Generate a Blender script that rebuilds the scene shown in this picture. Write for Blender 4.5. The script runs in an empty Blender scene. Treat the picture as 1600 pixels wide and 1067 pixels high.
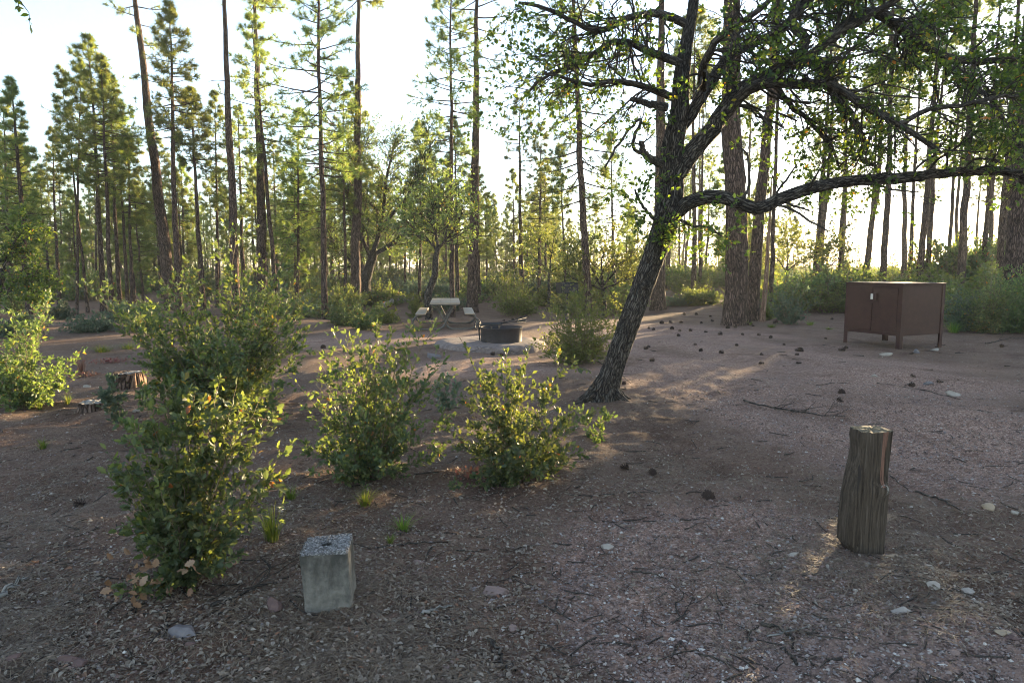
import bpy, math, random
import numpy as np
from mathutils import Vector

# ------------------------------------------------------------------ camera, sky, sun, exposure
scene = bpy.context.scene
FPX, CX, CY = 1067.0, 800.0, 533.5           # focal length and centre in photo pixels
EYE = 1.65
PITCH = math.atan((CY - 415.0) / FPX)
cd = bpy.data.cameras.new("camera"); cam = bpy.data.objects.new("camera", cd)
scene.collection.objects.link(cam)
cd.sensor_width = 36.0; cd.lens = 36.0 * FPX / 1600.0
cd.clip_start = 0.05; cd.clip_end = 2000.0
cam.location = (0, 0, EYE); cam.rotation_euler = (math.pi / 2 - PITCH, 0, 0)
scene.camera = cam

SUN_EL, SUN_AZ = math.radians(4.4), math.radians(35.0)     # azimuth clockwise from +Y (the view direction)
world = bpy.data.worlds.new("World"); scene.world = world; world.use_nodes = True
wn = world.node_tree; bg = wn.nodes["Background"]
sky = wn.nodes.new("ShaderNodeTexSky"); sky.sky_type = 'NISHITA'; sky.sun_disc = False
sky.sun_elevation = SUN_EL; sky.sun_rotation = SUN_AZ
sky.air_density = 1.0; sky.dust_density = 1.0; sky.ozone_density = 2.0
sky.altitude = 1700.0
whs = wn.nodes.new("ShaderNodeHueSaturation"); whs.inputs['Saturation'].default_value = 0.7   # camera white balance
wn.links.new(sky.outputs[0], whs.inputs['Color']); wn.links.new(whs.outputs[0], bg.inputs[0]); bg.inputs[1].default_value = 0.115
sd = bpy.data.lights.new("sun", 'SUN'); sun = bpy.data.objects.new("sun", sd)
scene.collection.objects.link(sun)
sd.energy = 5.0; sd.angle = math.radians(0.6); sd.color = (1.0, 0.75, 0.43)
sv = Vector((math.sin(SUN_AZ) * math.cos(SUN_EL), math.cos(SUN_AZ) * math.cos(SUN_EL), math.sin(SUN_EL)))
sun.rotation_euler = sv.to_track_quat('Z', 'Y').to_euler(); sun.location = (30, 40, 30)
scene.view_settings.view_transform = 'Standard'; scene.view_settings.look = 'None'
scene.view_settings.exposure = 2.85; scene.view_settings.gamma = 1.0
scene.cycles.max_bounces = 6; scene.cycles.diffuse_bounces = 3; scene.cycles.glossy_bounces = 2
scene.cycles.transmission_bounces = 4; scene.cycles.volume_bounces = 0; scene.cycles.transparent_max_bounces = 4
scene.cycles.use_denoising = True; scene.cycles.filter_width = 1.0
scene.cycles.caustics_reflective = False; scene.cycles.caustics_refractive = False

COL = scene.collection
RS = np.random.RandomState

# ------------------------------------------------------------------ terrain height and pixel helpers
def sstep(a, b, x):
    t = np.clip((np.asarray(x, float) - a) / (b - a), 0, 1); return t * t * (3 - 2 * t)
_w = RS(5); _wv = [(_w.uniform(0, 6.28), _w.uniform(8, 34), _w.uniform(0, 6.28)) for _ in range(14)]
def HG(x, y):
    x = np.asarray(x, float); y = np.asarray(y, float)
    h = 0.03 * np.sin(.9 * x + .3) * np.cos(.7 * y) + 0.02 * np.sin(2.1 * x + 1.3 * y)
    h = h + .25 * np.sin(x * .07 + 1) * np.sin(y * .05) * sstep(22, 60, y)
    h = h - .35 * sstep(20, 27, y) * (1 - sstep(4, 10, x))
    h = h + .16 * np.exp(-((x - 5.5) / 1.8) ** 2 - ((y - 24.5) / 1.2) ** 2)
    near = 1 - sstep(9, 16, np.hypot(x, y))
    for a, k, p in _wv:
        h = h + near * (.055 / k) * np.sin(k * (x * math.cos(a) + y * math.sin(a)) + p)
    return h
cp, sp_ = math.cos(PITCH), math.sin(PITCH)
def ray(px, py):
    a, b = (px - CX) / FPX, -(py - CY) / FPX
    return np.array([a, cp + b * sp_, -sp_ + b * cp])
def gp(px, py):
    """ground point under a photo pixel"""
    d = ray(px, py); t = 0.5
    while t < 400:
        if EYE + d[2] * t <= float(HG(d[0] * t, d[1] * t)): break
        t += 0.02 if t < 12 else 0.1
    return np.array([d[0] * t, d[1] * t, float(HG(d[0] * t, d[1] * t))])
def P3(px, py, dep):
    d = ray(px, py); s = dep / d[1]; return np.array([d[0] * s, dep, EYE + d[2] * s])
def at(px, dep):
    """ground point at forward distance dep seen in column px (at horizon height)"""
    d = ray(px, 440); s = dep / d[1]; x = d[0] * s
    return np.array([x, dep, float(HG(x, dep))])
def pxof(p):
    x, y, z = p[0], p[1], p[2] - EYE
    f = y * cp - z * sp_; u = y * sp_ + z * cp
    return CX + x / f * FPX, CY - u / f * FPX
def axd(p): return p[1] * cp - (p[2] - EYE) * sp_

# ------------------------------------------------------------------ mesh buffer
def unit(v):
    return v / np.maximum(np.linalg.norm(v, axis=-1, keepdims=True), 1e-9)
class MB:
    def __init__(s): s.v = []; s.f = []; s.m = []; s.s = []; s.b = []; s.n = 0
    def add(s, v, faces, mat=0, smooth=False, bk=None):
        v = np.asarray(v, float).reshape(-1, 3)
        if not isinstance(faces, (list, tuple)) or (len(faces) and not isinstance(faces[0], np.ndarray)):
            faces = [np.asarray(faces)] if len(set(len(f) for f in faces)) == 1 else \
                [np.asarray([f for f in faces if len(f) == k]) for k in sorted(set(len(f) for f in faces))]
        for F in faces:
            s.f.append(F + s.n); s.m.append(mat); s.s.append(smooth)
        s.v.append(v); s.b.append(np.zeros_like(v) if bk is None else np.asarray(bk, float).reshape(-1, 3)); s.n += len(v)
    def mesh(s, name, mats):
        me = bpy.data.meshes.new(name)
        V = np.concatenate(s.v)
        lv, ls, mi, sm = [], [], [], []; o = 0
        for F, m, q in zip(s.f, s.m, s.s):
            k = F.shape[1]; lv.append(F.ravel()); ls.append(o + np.arange(len(F)) * k); o += F.size
            mi.append(np.full(len(F), m)); sm.append(np.full(len(F), q))
        lv = np.concatenate(lv); ls = np.concatenate(ls); mi = np.concatenate(mi); sm = np.concatenate(sm)
        me.vertices.add(len(V)); me.vertices.foreach_set('co', V.ravel().astype(np.float32))
        me.loops.add(len(lv)); me.loops.foreach_set('vertex_index', lv.astype(np.int32))
        me.polygons.add(len(ls)); me.polygons.foreach_set('loop_start', ls.astype(np.int32))
        me.polygons.foreach_set('material_index', mi.astype(np.int32))
        me.polygons.foreach_set('use_smooth', sm.astype(bool))
        a = me.attributes.new('bk', 'FLOAT_VECTOR', 'POINT')
        a.data.foreach_set('vector', np.concatenate(s.b).ravel().astype(np.float32))
        for m in (mats if isinstance(mats, (list, tuple)) else [mats]): me.materials.append(m)
        me.update(calc_edges=True); return me
    def obj(s, name, mats, parent=None):
        o = bpy.data.objects.new(name, s.mesh(name, mats)); COL.objects.link(o)
        if parent: o.parent = parent
        return o

def tag(o, label, cat, group=None, kind=None):
    if label: o['label'] = label
    if cat: o['category'] = cat
    if group: o['group'] = group
    if kind: o['kind'] = kind
    return o
def empty(name, loc, label, cat, group=None, rz=0.0):
    o = bpy.data.objects.new(name, None); COL.objects.link(o)
    o.empty_display_size = .2; o.location = loc; o.rotation_euler = (0, 0, rz)
    return tag(o, label, cat, group)
def local(mb_origin, arr): return np.asarray(arr) - np.asarray(mb_origin)

def tube(mb, P, R, k=8, mat=0, ridge=0.0, rs=None, cap=True, smooth=True, lobes=None):
    P = np.asarray(P, float); R = np.asarray(R, float); n = len(P)
    T = np.gradient(P, axis=0); T = unit(T)
    u = np.cross(T[0], [0, 1, 0.01]); u = u / max(np.linalg.norm(u), 1e-9); U = [u]
    for i in range(1, n):
        u = U[-1] - T[i] * np.dot(U[-1], T[i]); U.append(u / np.linalg.norm(u))
    U = np.array(U); W = np.cross(T, U)
    th = np.arange(k) / k * 2 * math.pi
    L = np.concatenate([[0], np.cumsum(np.linalg.norm(np.diff(P, axis=0), axis=1))])
    rr = np.repeat(R[:, None], k, 1)
    if ridge > 0:
        g = np.zeros((n, k)); rs = rs or RS(1)
        for q in range(7):
            m_ = rs.randint(2, max(3, k // 2)); g += np.sin(m_ * th[None] + rs.uniform(1, 9) * L[:, None] + rs.uniform(0, 6.28)) / 7 ** .5
        rr = rr * (1 + ridge * g + ridge * .5 * rs.randn(n, k))
    V = P[:, None] + rr[..., None] * (np.cos(th)[None, :, None] * U[:, None] + np.sin(th)[None, :, None] * W[:, None])
    Rm = float(R.max())
    bk = np.stack([np.repeat((Rm * np.cos(th))[None], n, 0), np.repeat((Rm * np.sin(th))[None], n, 0), np.repeat(L[:, None], k, 1)], -1)
    i = np.arange(n - 1)[:, None] * k; j = np.arange(k)[None]
    F = np.stack([i + j, i + (j + 1) % k, i + k + (j + 1) % k, i + k + j], -1).reshape(-1, 4)
    mb.add(V.reshape(-1, 3), [F], mat, smooth, bk)
    if cap:
        for e, fl in ((0, True), (n - 1, False)):
            idx = np.arange(k)[::-1] if fl else np.arange(k)
            mb.add(V[e], [idx[None]], mat, False, bk[e])
def tubes(mb, P, R, k=3, mat=0, smooth=True):
    """many tubes at once: P (N,n,3), R (N,n)"""
    N, n = P.shape[:2]
    if N == 0: return
    T = unit(np.gradient(P, axis=1)); A = np.array([.31, .87, .22]) + np.zeros_like(T)
    U = unit(np.cross(T, A)); W = np.cross(T, U)
    th = np.arange(k) / k * 2 * math.pi
    V = P[:, :, None] + R[:, :, None, None] * (np.cos(th)[None, None, :, None] * U[:, :, None] + np.sin(th)[None, None, :, None] * W[:, :, None])
    L = np.concatenate([np.zeros((N, 1)), np.cumsum(np.linalg.norm(np.diff(P, axis=1), axis=2), 1)], 1)
    bk = np.zeros(V.shape); bk[..., 0] = .05 * np.cos(th); bk[..., 1] = .05 * np.sin(th); bk[..., 2] = L[:, :, None]
    i = (np.arange(N)[:, None, None] * n + np.arange(n - 1)[None, :, None]) * k; j = np.arange(k)[None, None]
    F = np.stack([i + j, i + (j + 1) % k, i + k + (j + 1) % k, i + k + j], -1).reshape(-1, 4)
    mb.add(V.reshape(-1, 3), [F], mat, smooth, bk.reshape(-1, 3))

def samp(P, R, idx, t):
    n = P.shape[1]; f = t * (n - 1); i = np.minimum(f.astype(int), n - 2); w = (f - i)[:, None]
    a = P[idx, i]; b = P[idx, i + 1]
    return a * (1 - w) + b * w, unit(b - a), (R[idx, i] * (1 - w[:, 0]) + R[idx, i + 1] * w[:, 0])
def perp(T, rs):
    q = rs.randn(*T.shape); q -= T * np.sum(q * T, -1, keepdims=True); return unit(q)
def grow(P, R, rs, m, tr, ln, ang, n=5, up=0.0, bend=.25, rr=.65, rmin=.0015, taper=.3, lin=False, grav=0.0):
    """children of many parents; ln = range of lengths as fraction of the parent's length (lin: metres)"""
    N = len(P); idx = np.repeat(np.arange(N), m); t = rs.uniform(tr[0], tr[1], len(idx))
    o, T, r = samp(P, R, idx, t)
    a = rs.uniform(ang[0], ang[1], len(idx))[:, None]
    D = unit(np.cos(a) * T + np.sin(a) * perp(T, rs) + np.array([0, 0, up]))
    PL = np.linalg.norm(np.diff(P, axis=1), axis=2).sum(1)[idx]
    Ln = rs.uniform(ln[0], ln[1], len(idx)) * (1 if lin else PL * (1.15 - .6 * t))
    B = rs.randn(len(idx), 3) * bend; steps = []
    for q in range(n - 1):
        steps.append(unit(D + B * (q / (n - 1)) + rs.randn(len(idx), 3) * bend * .35 + np.array([0, 0, grav]) * q / (n - 1)))
    S = np.stack(steps, 1) * (Ln / (n - 1))[:, None, None]
    C = np.concatenate([o[:, None], o[:, None] + np.cumsum(S, 1)], 1)
    r0 = np.maximum(r * rr, rmin)
    return C, r0[:, None] * np.linspace(1, taper, n)[None]

# leaf templates: columns u (along), v (across), w (normal)
def leaf_tpl(profile, fold=.18, curl=.12):
    """profile list of (t, halfwidth); strip of quads either side of the midrib"""
    m = [(t, 0, -curl * t * t) for t, _ in profile]
    l = [(t, w, fold * w - curl * t * t) for t, w in profile]; r = [(t, -w, fold * w - curl * t * t) for t, w in profile]
    k = len(profile); V = np.array(m + l + r, float); F = []
    for i in range(k - 1):
        F.append((i, i + 1, k + i + 1, k + i)); F.append((i, 2 * k + i, 2 * k + i + 1, i + 1))
    return V, np.array(F)
LEAF_S = leaf_tpl([(0, .03), (.45, .30), (1, .02)])
LEAF_O = leaf_tpl([(0, .05), (.5, .30), (1, .03)])
LEAF_M = leaf_tpl([(0, .03), (.3, .24), (.6, .27), (1, .02)])
LEAF_H = leaf_tpl([(0, .03), (.2, .16), (.34, .31), (.44, .20), (.6, .33), (.7, .19), (.84, .20), (1, .0)], .25, .15)
NEEDLE = (np.array([[0, .5, 0], [0, -.5, 0], [1, 0, 0]], float), np.array([[0, 1, 2]]))
def stamp(mb, tpl, o, D, L, Wd, rs, mat=0, nz=None, smooth=False):
    """copy a template to many places: o (N,3), D (N,3) axis, L (N) length, Wd (N) width"""
    V, F = tpl; N = len(o)
    if N == 0: return
    S = perp(D, rs) if nz is None else unit(np.cross(nz, D) + 1e-6)
    Nn = np.cross(D, S)
    X = o[:, None] + L[:, None, None] * V[None, :, 0, None] * D[:, None] + Wd[:, None, None] * (V[None, :, 1, None] * S[:, None] + V[None, :, 2, None] * Nn[:, None])
    Fa = (F[None] + (np.arange(N) * len(V))[:, None, None]).reshape(-1, F.shape[1])
    mb.add(X.reshape(-1, 3), [Fa], mat, smooth)

def box(mb, x0, x1, y0, y1, z0, z1, mat=0, bev=0.0):
    b = bev
    if b <= 0:
        V = np.array([[x, y, z] for z in (z0, z1) for y in (y0, y1) for x in (x0, x1)])
        mb.add(V, [np.array([[0, 2, 3, 1], [4, 5, 7, 6], [0, 1, 5, 4], [2, 6, 7, 3], [0, 4, 6, 2], [1, 3, 7, 5]])], mat); return
    # chamfered box: each of the 8 corners gives 3 vertices
    V = []; idx = {}
    for sx in (0, 1):
        for sy in (0, 1):
            for sz in (0, 1):
                c = [(x0, x1)[sx], (y0, y1)[sy], (z0, z1)[sz]]; q = [b if sx == 0 else -b, b if sy == 0 else -b, b if sz == 0 else -b]
                for a in range(3):
                    p = [c[i] + (q[i] if i != a else 0) for i in range(3)]; idx[(sx, sy, sz, a)] = len(V); V.append(p)
    F4, F3 = [], []
    for a in range(3):
        o1, o2 = [i for i in range(3) if i != a]
        for s in (0, 1):
            q = []
            for (p, r) in ((0, 0), (1, 0), (1, 1), (0, 1)):
                k = [0, 0, 0]; k[a] = s; k[o1] = p; k[o2] = r; q.append(idx[(k[0], k[1], k[2], a)])
            flip = (s == 0) ^ (a == 1); F4.append(q[::-1] if flip else q)
    for a in range(3):
        o1, o2 = [i for i in range(3) if i != a]
        for p in (0, 1):
            for r in (0, 1):
                k0 = [0, 0, 0]; k0[o1] = p; k0[o2] = r; k1 = list(k0); k1[a] = 1
                F4.append([idx[tuple(k0) + (o1,)], idx[tuple(k1) + (o1,)], idx[tuple(k1) + (o2,)], idx[tuple(k0) + (o2,)]])
    for sx in (0, 1):
        for sy in (0, 1):
            for sz in (0, 1): F3.append([idx[(sx, sy, sz, a)] for a in range(3)])
    mb.add(np.array(V), [np.array(F4), np.array(F3)], mat)

# ------------------------------------------------------------------ materials
def newmat(name):
    m = bpy.data.materials.new(name); m.use_nodes = True; nt = m.node_tree
    return m, nt, nt.nodes["Principled BSDF"], nt.nodes["Material Output"]
def N_(nt, t, **kw):
    n = nt.nodes.new(t)
    for k, v in kw.items():
        if k.startswith('i_'): n.inputs[int(k[2:])].default_value = v
        else: setattr(n, k, v)
    return n
def ramp(nt, fac, stops):
    r = nt.nodes.new('ShaderNodeValToRGB'); e = r.color_ramp.elements
    while len(e) < len(stops): e.new(.5)
    for q, (p, c) in zip(e, stops): q.position = p; q.color = (*c, 1) if len(c) == 3 else c
    nt.links.new(fac, r.inputs[0]); return r.outputs[0]
def noise(nt, vec, sc, det=4, rough=.55, dist=0.0):
    n = N_(nt, 'ShaderNodeTexNoise'); n.inputs['Scale'].default_value = sc; n.inputs['Detail'].default_value = det
    n.inputs['Roughness'].default_value = rough; n.inputs['Distortion'].default_value = dist
    if vec is not None: nt.links.new(vec, n.inputs['Vector'])
    return n.outputs['Fac']
def mapping(nt, vec, sc=(1, 1, 1)):
    n = N_(nt, 'ShaderNodeMapping'); n.inputs['Scale'].default_value = sc; nt.links.new(vec, n.inputs['Vector']); return n.outputs[0]
def attr(nt, name, out='Vector'):
    a = N_(nt, 'ShaderNodeAttribute'); a.attribute_name = name; return a.outputs[out]
def objco(nt): return N_(nt, 'ShaderNodeTexCoord').outputs['Object']
def mix(nt, f, a, b, typ='MIX'):
    n = N_(nt, 'ShaderNodeMix'); n.data_type = 'RGBA'; n.blend_type = typ
    for s, v in ((0, f), (6, a), (7, b)):
        if isinstance(v, bpy.types.NodeSocket): nt.links.new(v, n.inputs[s])
        else: n.inputs[s].default_value = v if s == 0 else ((*v, 1) if len(v) == 3 else v)
    return n.outputs[2]
def math_(nt, op, a, b=None, c=None):
    n = N_(nt, 'ShaderNodeMath'); n.operation = op
    for s, v in ((0, a), (1, b), (2, c)):
        if v is None: continue
        if isinstance(v, bpy.types.NodeSocket): nt.links.new(v, n.inputs[s])
        else: n.inputs[s].default_value = v
    return n.outputs[0]
def bump(nt, h, st, dist, bsdf, prev=None):
    b = N_(nt, 'ShaderNodeBump'); b.inputs['Strength'].default_value = st; b.inputs['Distance'].default_value = dist
    nt.links.new(h, b.inputs['Height'])
    if prev is not None: nt.links.new(prev, b.inputs['Normal'])
    if bsdf is not None: nt.links.new(b.outputs[0], bsdf.inputs['Normal'])
    return b.outputs[0]

def foliage_mat(name, stops, trans=.45, rough=.5, tint=(1.9, 2.0, .9), spec=.35, bark=False):
    m, nt, bs, out = newmat(name)
    g = N_(nt, 'ShaderNodeNewGeometry').outputs['Random Per Island']
    oi = N_(nt, 'ShaderNodeObjectInfo').outputs['Random']
    col = ramp(nt, g, stops)
    hs = N_(nt, 'ShaderNodeHueSaturation'); nt.links.new(col, hs.inputs['Color'])
    nt.links.new(math_(nt, 'MULTIPLY_ADD', oi, .04, .48), hs.inputs['Hue'])
    nt.links.new(math_(nt, 'MULTIPLY_ADD', oi, .5, .75), hs.inputs['Value'])
    col = hs.outputs[0]
    nt.links.new(col, bs.inputs['Base Color']); bs.inputs['Roughness'].default_value = rough
    bs.inputs['Specular IOR Level'].default_value = spec
    tr = N_(nt, 'ShaderNodeBsdfTranslucent'); nt.links.new(mix(nt, 1.0, col, tint, 'MULTIPLY'), tr.inputs['Color'])
    ms = N_(nt, 'ShaderNodeMixShader'); ms.inputs[0].default_value = trans
    nt.links.new(bs.outputs[0], ms.inputs[1]); nt.links.new(tr.outputs[0], ms.inputs[2]); nt.links.new(ms.outputs[0], out.inputs[0])
    return m
M = {}
M['pine'] = foliage_mat('pine_needles', [(0, (.065, .105, .05)), (.5, (.11, .155, .06)), (.93, (.16, .19, .065)), (1, (.2, .15, .07))], .5, .5, (2.6, 2.3, .9))
M['oak'] = foliage_mat('oak_leaves', [(0, (.035, .055, .022)), (.55, (.06, .085, .03)), (.95, (.12, .15, .035)), (.988, (.22, .17, .03)), (.994, (.32, .09, .03)), (1, (.35, .10, .04))], .5, .42, (2.4, 2.4, .7), .5)
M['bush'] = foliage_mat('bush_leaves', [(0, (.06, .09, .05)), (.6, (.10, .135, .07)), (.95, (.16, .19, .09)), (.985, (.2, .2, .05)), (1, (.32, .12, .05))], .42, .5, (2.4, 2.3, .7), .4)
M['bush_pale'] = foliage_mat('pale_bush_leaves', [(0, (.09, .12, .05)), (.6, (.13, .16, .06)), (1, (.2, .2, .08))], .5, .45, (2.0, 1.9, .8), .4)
M['sage'] = foliage_mat('sage_leaves', [(0, (.09, .12, .085)), (1, (.15, .18, .125))], .35, .6, (1.4, 1.5, 1.0), .2)
M['far'] = foliage_mat('far_needles', [(0, (.07, .105, .055)), (.6, (.11, .145, .065)), (1, (.15, .18, .07))], .5, .6, (2.3, 2.1, .9), .2)
M['dry'] = foliage_mat('dry_leaves', [(0, (.12, .09, .065)), (.35, (.22, .175, .13)), (.7, (.31, .255, .195)), (.92, (.38, .33, .27)), (.96, (.28, .15, .09)), (1, (.18, .11, .07))], .2, .6, (1.2, 1.1, .9), .3)
M['deadleaf'] = foliage_mat('brown_dead_leaves', [(0, (.18, .10, .06)), (.5, (.30, .17, .11)), (1, (.40, .27, .19))], .35, .6, (1.3, 1.1, .9), .3)
M['redleaf'] = foliage_mat('red_leaves', [(0, (.24, .07, .06)), (.5, (.28, .13, .09)), (1, (.2, .14, .09))], .2, .6, (1.2, 1.0, .9), .3)
M['grass'] = foliage_mat('grass_blades', [(0, (.08, .14, .03)), (.8, (.14, .19, .05)), (1, (.28, .24, .10))], .45, .5, (2.0, 1.9, .7), .3)
M['straw'] = foliage_mat('pine_straw', [(0, (.07, .045, .032)), (.5, (.155, .108, .075)), (1, (.25, .185, .13))], .0, .6, (1, 1, 1), .3)

def bark_mat(name, dark, mid, light, sx=22, sz=5, st=1.0, dist=.03, plates=True, lo=.32, hi=.62):
    m, nt, bs, out = newmat(name)
    a = attr(nt, 'bk')
    wob = N_(nt, 'ShaderNodeTexNoise'); wob.inputs['Scale'].default_value = 7; wob.inputs['Detail'].default_value = 3; nt.links.new(a, wob.inputs['Vector'])
    add = N_(nt, 'ShaderNodeVectorMath'); add.operation = 'MULTIPLY_ADD'; nt.links.new(wob.outputs['Color'], add.inputs[0]); add.inputs[1].default_value = (.09, .09, .22); nt.links.new(a, add.inputs[2])
    v = mapping(nt, add.outputs[0], (sx, sx, sz))
    vo = N_(nt, 'ShaderNodeTexVoronoi'); vo.feature = 'DISTANCE_TO_EDGE'; vo.inputs['Scale'].default_value = 1; nt.links.new(v, vo.inputs['Vector'])
    crack = vo.outputs['Distance']
    n1 = noise(nt, mapping(nt, a, (sx * 2.4, sx * 2.4, sz * 2.2)), 1.0, 6, .65)
    n2 = noise(nt, a, 2.0, 3)
    h = math_(nt, 'ADD', math_(nt, 'MINIMUM', math_(nt, 'MULTIPLY', crack, 3.2), .8), math_(nt, 'MULTIPLY', n1, .6))
    col = ramp(nt, math_(nt, 'MULTIPLY', h, .8), [(lo * .4, dark), (lo + .14, mid), (hi + .25, light)])
    col = mix(nt, math_(nt, 'MULTIPLY', n2, .7), col, mid, 'MULTIPLY') if False else col
    vc = N_(nt, 'ShaderNodeTexVoronoi'); vc.inputs['Scale'].default_value = 1; nt.links.new(v, vc.inputs['Vector'])
    hs = N_(nt, 'ShaderNodeHueSaturation'); nt.links.new(col, hs.inputs['Color'])
    sep = N_(nt, 'ShaderNodeSeparateColor'); nt.links.new(vc.outputs['Color'], sep.inputs[0])
    nt.links.new(math_(nt, 'MULTIPLY_ADD', sep.outputs[0], .7, .65), hs.inputs['Value'])
    nt.links.new(hs.outputs[0], bs.inputs['Base Color']); bs.inputs['Roughness'].default_value = .9
    bs.inputs['Specular IOR Level'].default_value = .15
    bump(nt, h, st, dist, bs); return m
M['pbark'] = bark_mat('pine_bark', (.016, .011, .009), (.085, .057, .044), (.17, .115, .09), 17, 4.5, 1.0, .035)
M['obark'] = bark_mat('oak_bark', (.010, .008, .007), (.055, .045, .038), (.14, .12, .10), 34, 7, 1.0, .03)
M['twig'] = bark_mat('twig_bark', (.018, .014, .012), (.055, .045, .038), (.10, .085, .07), 30, 12, .5, .01)
M['stem'] = bark_mat('stem_bark', (.09, .07, .045), (.18, .14, .09), (.26, .21, .14), 30, 12, .3, .005)
M['snag'] = bark_mat('bare_snag_wood', (.07, .04, .03), (.21, .12, .08), (.32, .21, .145), 26, 1.6, .6, .01)
M['grey'] = bark_mat('weathered_grey_wood', (.07, .062, .055), (.22, .20, .175), (.38, .35, .31), 30, 3, .7, .012)

def simple(name, base, rough=.6, metal=0.0, nsc=20, var=.25, bst=.15, bdist=.004, spec=.4):
    m, nt, bs, out = newmat(name); c = objco(nt)
    n = noise(nt, c, nsc, 6, .6); n2 = noise(nt, c, nsc * .13, 4)
    b = np.array(base)
    col = ramp(nt, math_(nt, 'MULTIPLY_ADD', n, .5, math_(nt, 'MULTIPLY', n2, .5)), [(.3, tuple(b * (1 - var))), (.7, tuple(np.minimum(b * (1 + var), .95)))])
    nt.links.new(col, bs.inputs['Base Color']); bs.inputs['Roughness'].default_value = rough; bs.inputs['Metallic'].default_value = metal
    bs.inputs['Specular IOR Level'].default_value = spec
    bump(nt, n, bst, bdist, bs); return m
M['locker'] = simple('brown_painted_steel', (.052, .023, .019), .55, 0, 9, .28, .15, .002, .2)
M['rust'] = simple('dark_rusty_steel', (.055, .045, .042), .7, .2, 22, .35, .4, .004)
M['soot'] = simple('sooty_steel', (.035, .032, .031), .6, .3, 30, .35, .4, .003)
M['galv'] = simple('galvanised_tube', (.12, .105, .09), .5, .4, 30, .25, .15, .001)
M['plank'] = simple('grey_table_plank', (.36, .29, .215), .6, .05, 26, .12, .1, .001)
M['latch'] = simple('bare_latch_metal', (.55, .55, .54), .35, .5, 60, .15, .1, .001)
M['rock_pink'] = simple('pinkish_stone', (.24, .165, .14), .9, 0, 28, .25, .8, .006)
M['rock_red'] = simple('dark_red_stone', (.13, .08, .07), .9, 0, 28, .3, .8, .006)
M['rock_pale'] = simple('pale_stone', (.36, .31, .26), .85, 0, 24, .2, .8, .006)
M['rock_tan'] = simple('tan_stone', (.36, .27, .18), .85, 0, 28, .25, .8, .006)
M['rock_grey'] = simple('grey_stone', (.17, .15, .15), .85, 0, 28, .25, .8, .006)
M['cone'] = simple('pine_cone_scales', (.05, .03, .022), .8, 0, 80, .5, .3, .003)
M['cone_tip'] = simple('pine_cone_tips', (.20, .14, .095), .8, 0, 80, .3, .3, .003)
M['ash'] = simple('grey_ash', (.2, .19, .18), .95, 0, 30, .4, .8, .01)

# ------------------------------------------------------------------ ground sheet
def gauss(x, y, px, py, sx, sy, dep=None):
    c = gp(px, py); return np.exp(-((x - c[0]) / sx) ** 2 - ((y - c[1]) / sy) ** 2)
def wob(x, y, s, seed):
    r = RS(seed); g = 0
    for _ in range(10):
        a, k, p = r.uniform(0, 6.28), s * r.uniform(.5, 2.4), r.uniform(0, 6.28)
        g = g + np.sin(k * (x * math.cos(a) + y * math.sin(a)) + p)
    return g / 10 ** .5
_pts = {k: gp(*v) for k, v in dict(a=(1250, 590), b=(1010, 520), c=(1500, 700), d=(1000, 960), e=(1150, 850), f=(560, 530), g=(740, 575), s=(1390, 1040)).items()}
def gravel_mask(x, y):
    """1 on the raked pinkish gravel of the clearing, 0 on dark litter"""
    m = 0
    for k, sx, sy, w in (('a', 3.6, 3.2, 1), ('b', 4.5, 4.0, .9), ('c', 2.0, 1.8, .9), ('d', .7, .9, .75), ('e', 1.0, 1.2, .7), ('f', 2.8, 2.8, .8), ('g', 1.6, 1.3, .7), ('s', .7, .4, .8)):
        p = _pts[k]; m = m + w * np.exp(-((x - p[0]) / sx) ** 2 - ((y - p[1]) / sy) ** 2)
    m = m + .10 * wob(x, y, 2.2, 3)
    return sstep(.35, .75, m)
def sand_mask(x, y):
    p = _pts['s']; return sstep(.45, .75, np.exp(-((x - p[0]) / 1.0) ** 2 - ((y - p[1] + .1) / .42) ** 2) + .08 * wob(x, y, 7, 8))

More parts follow.
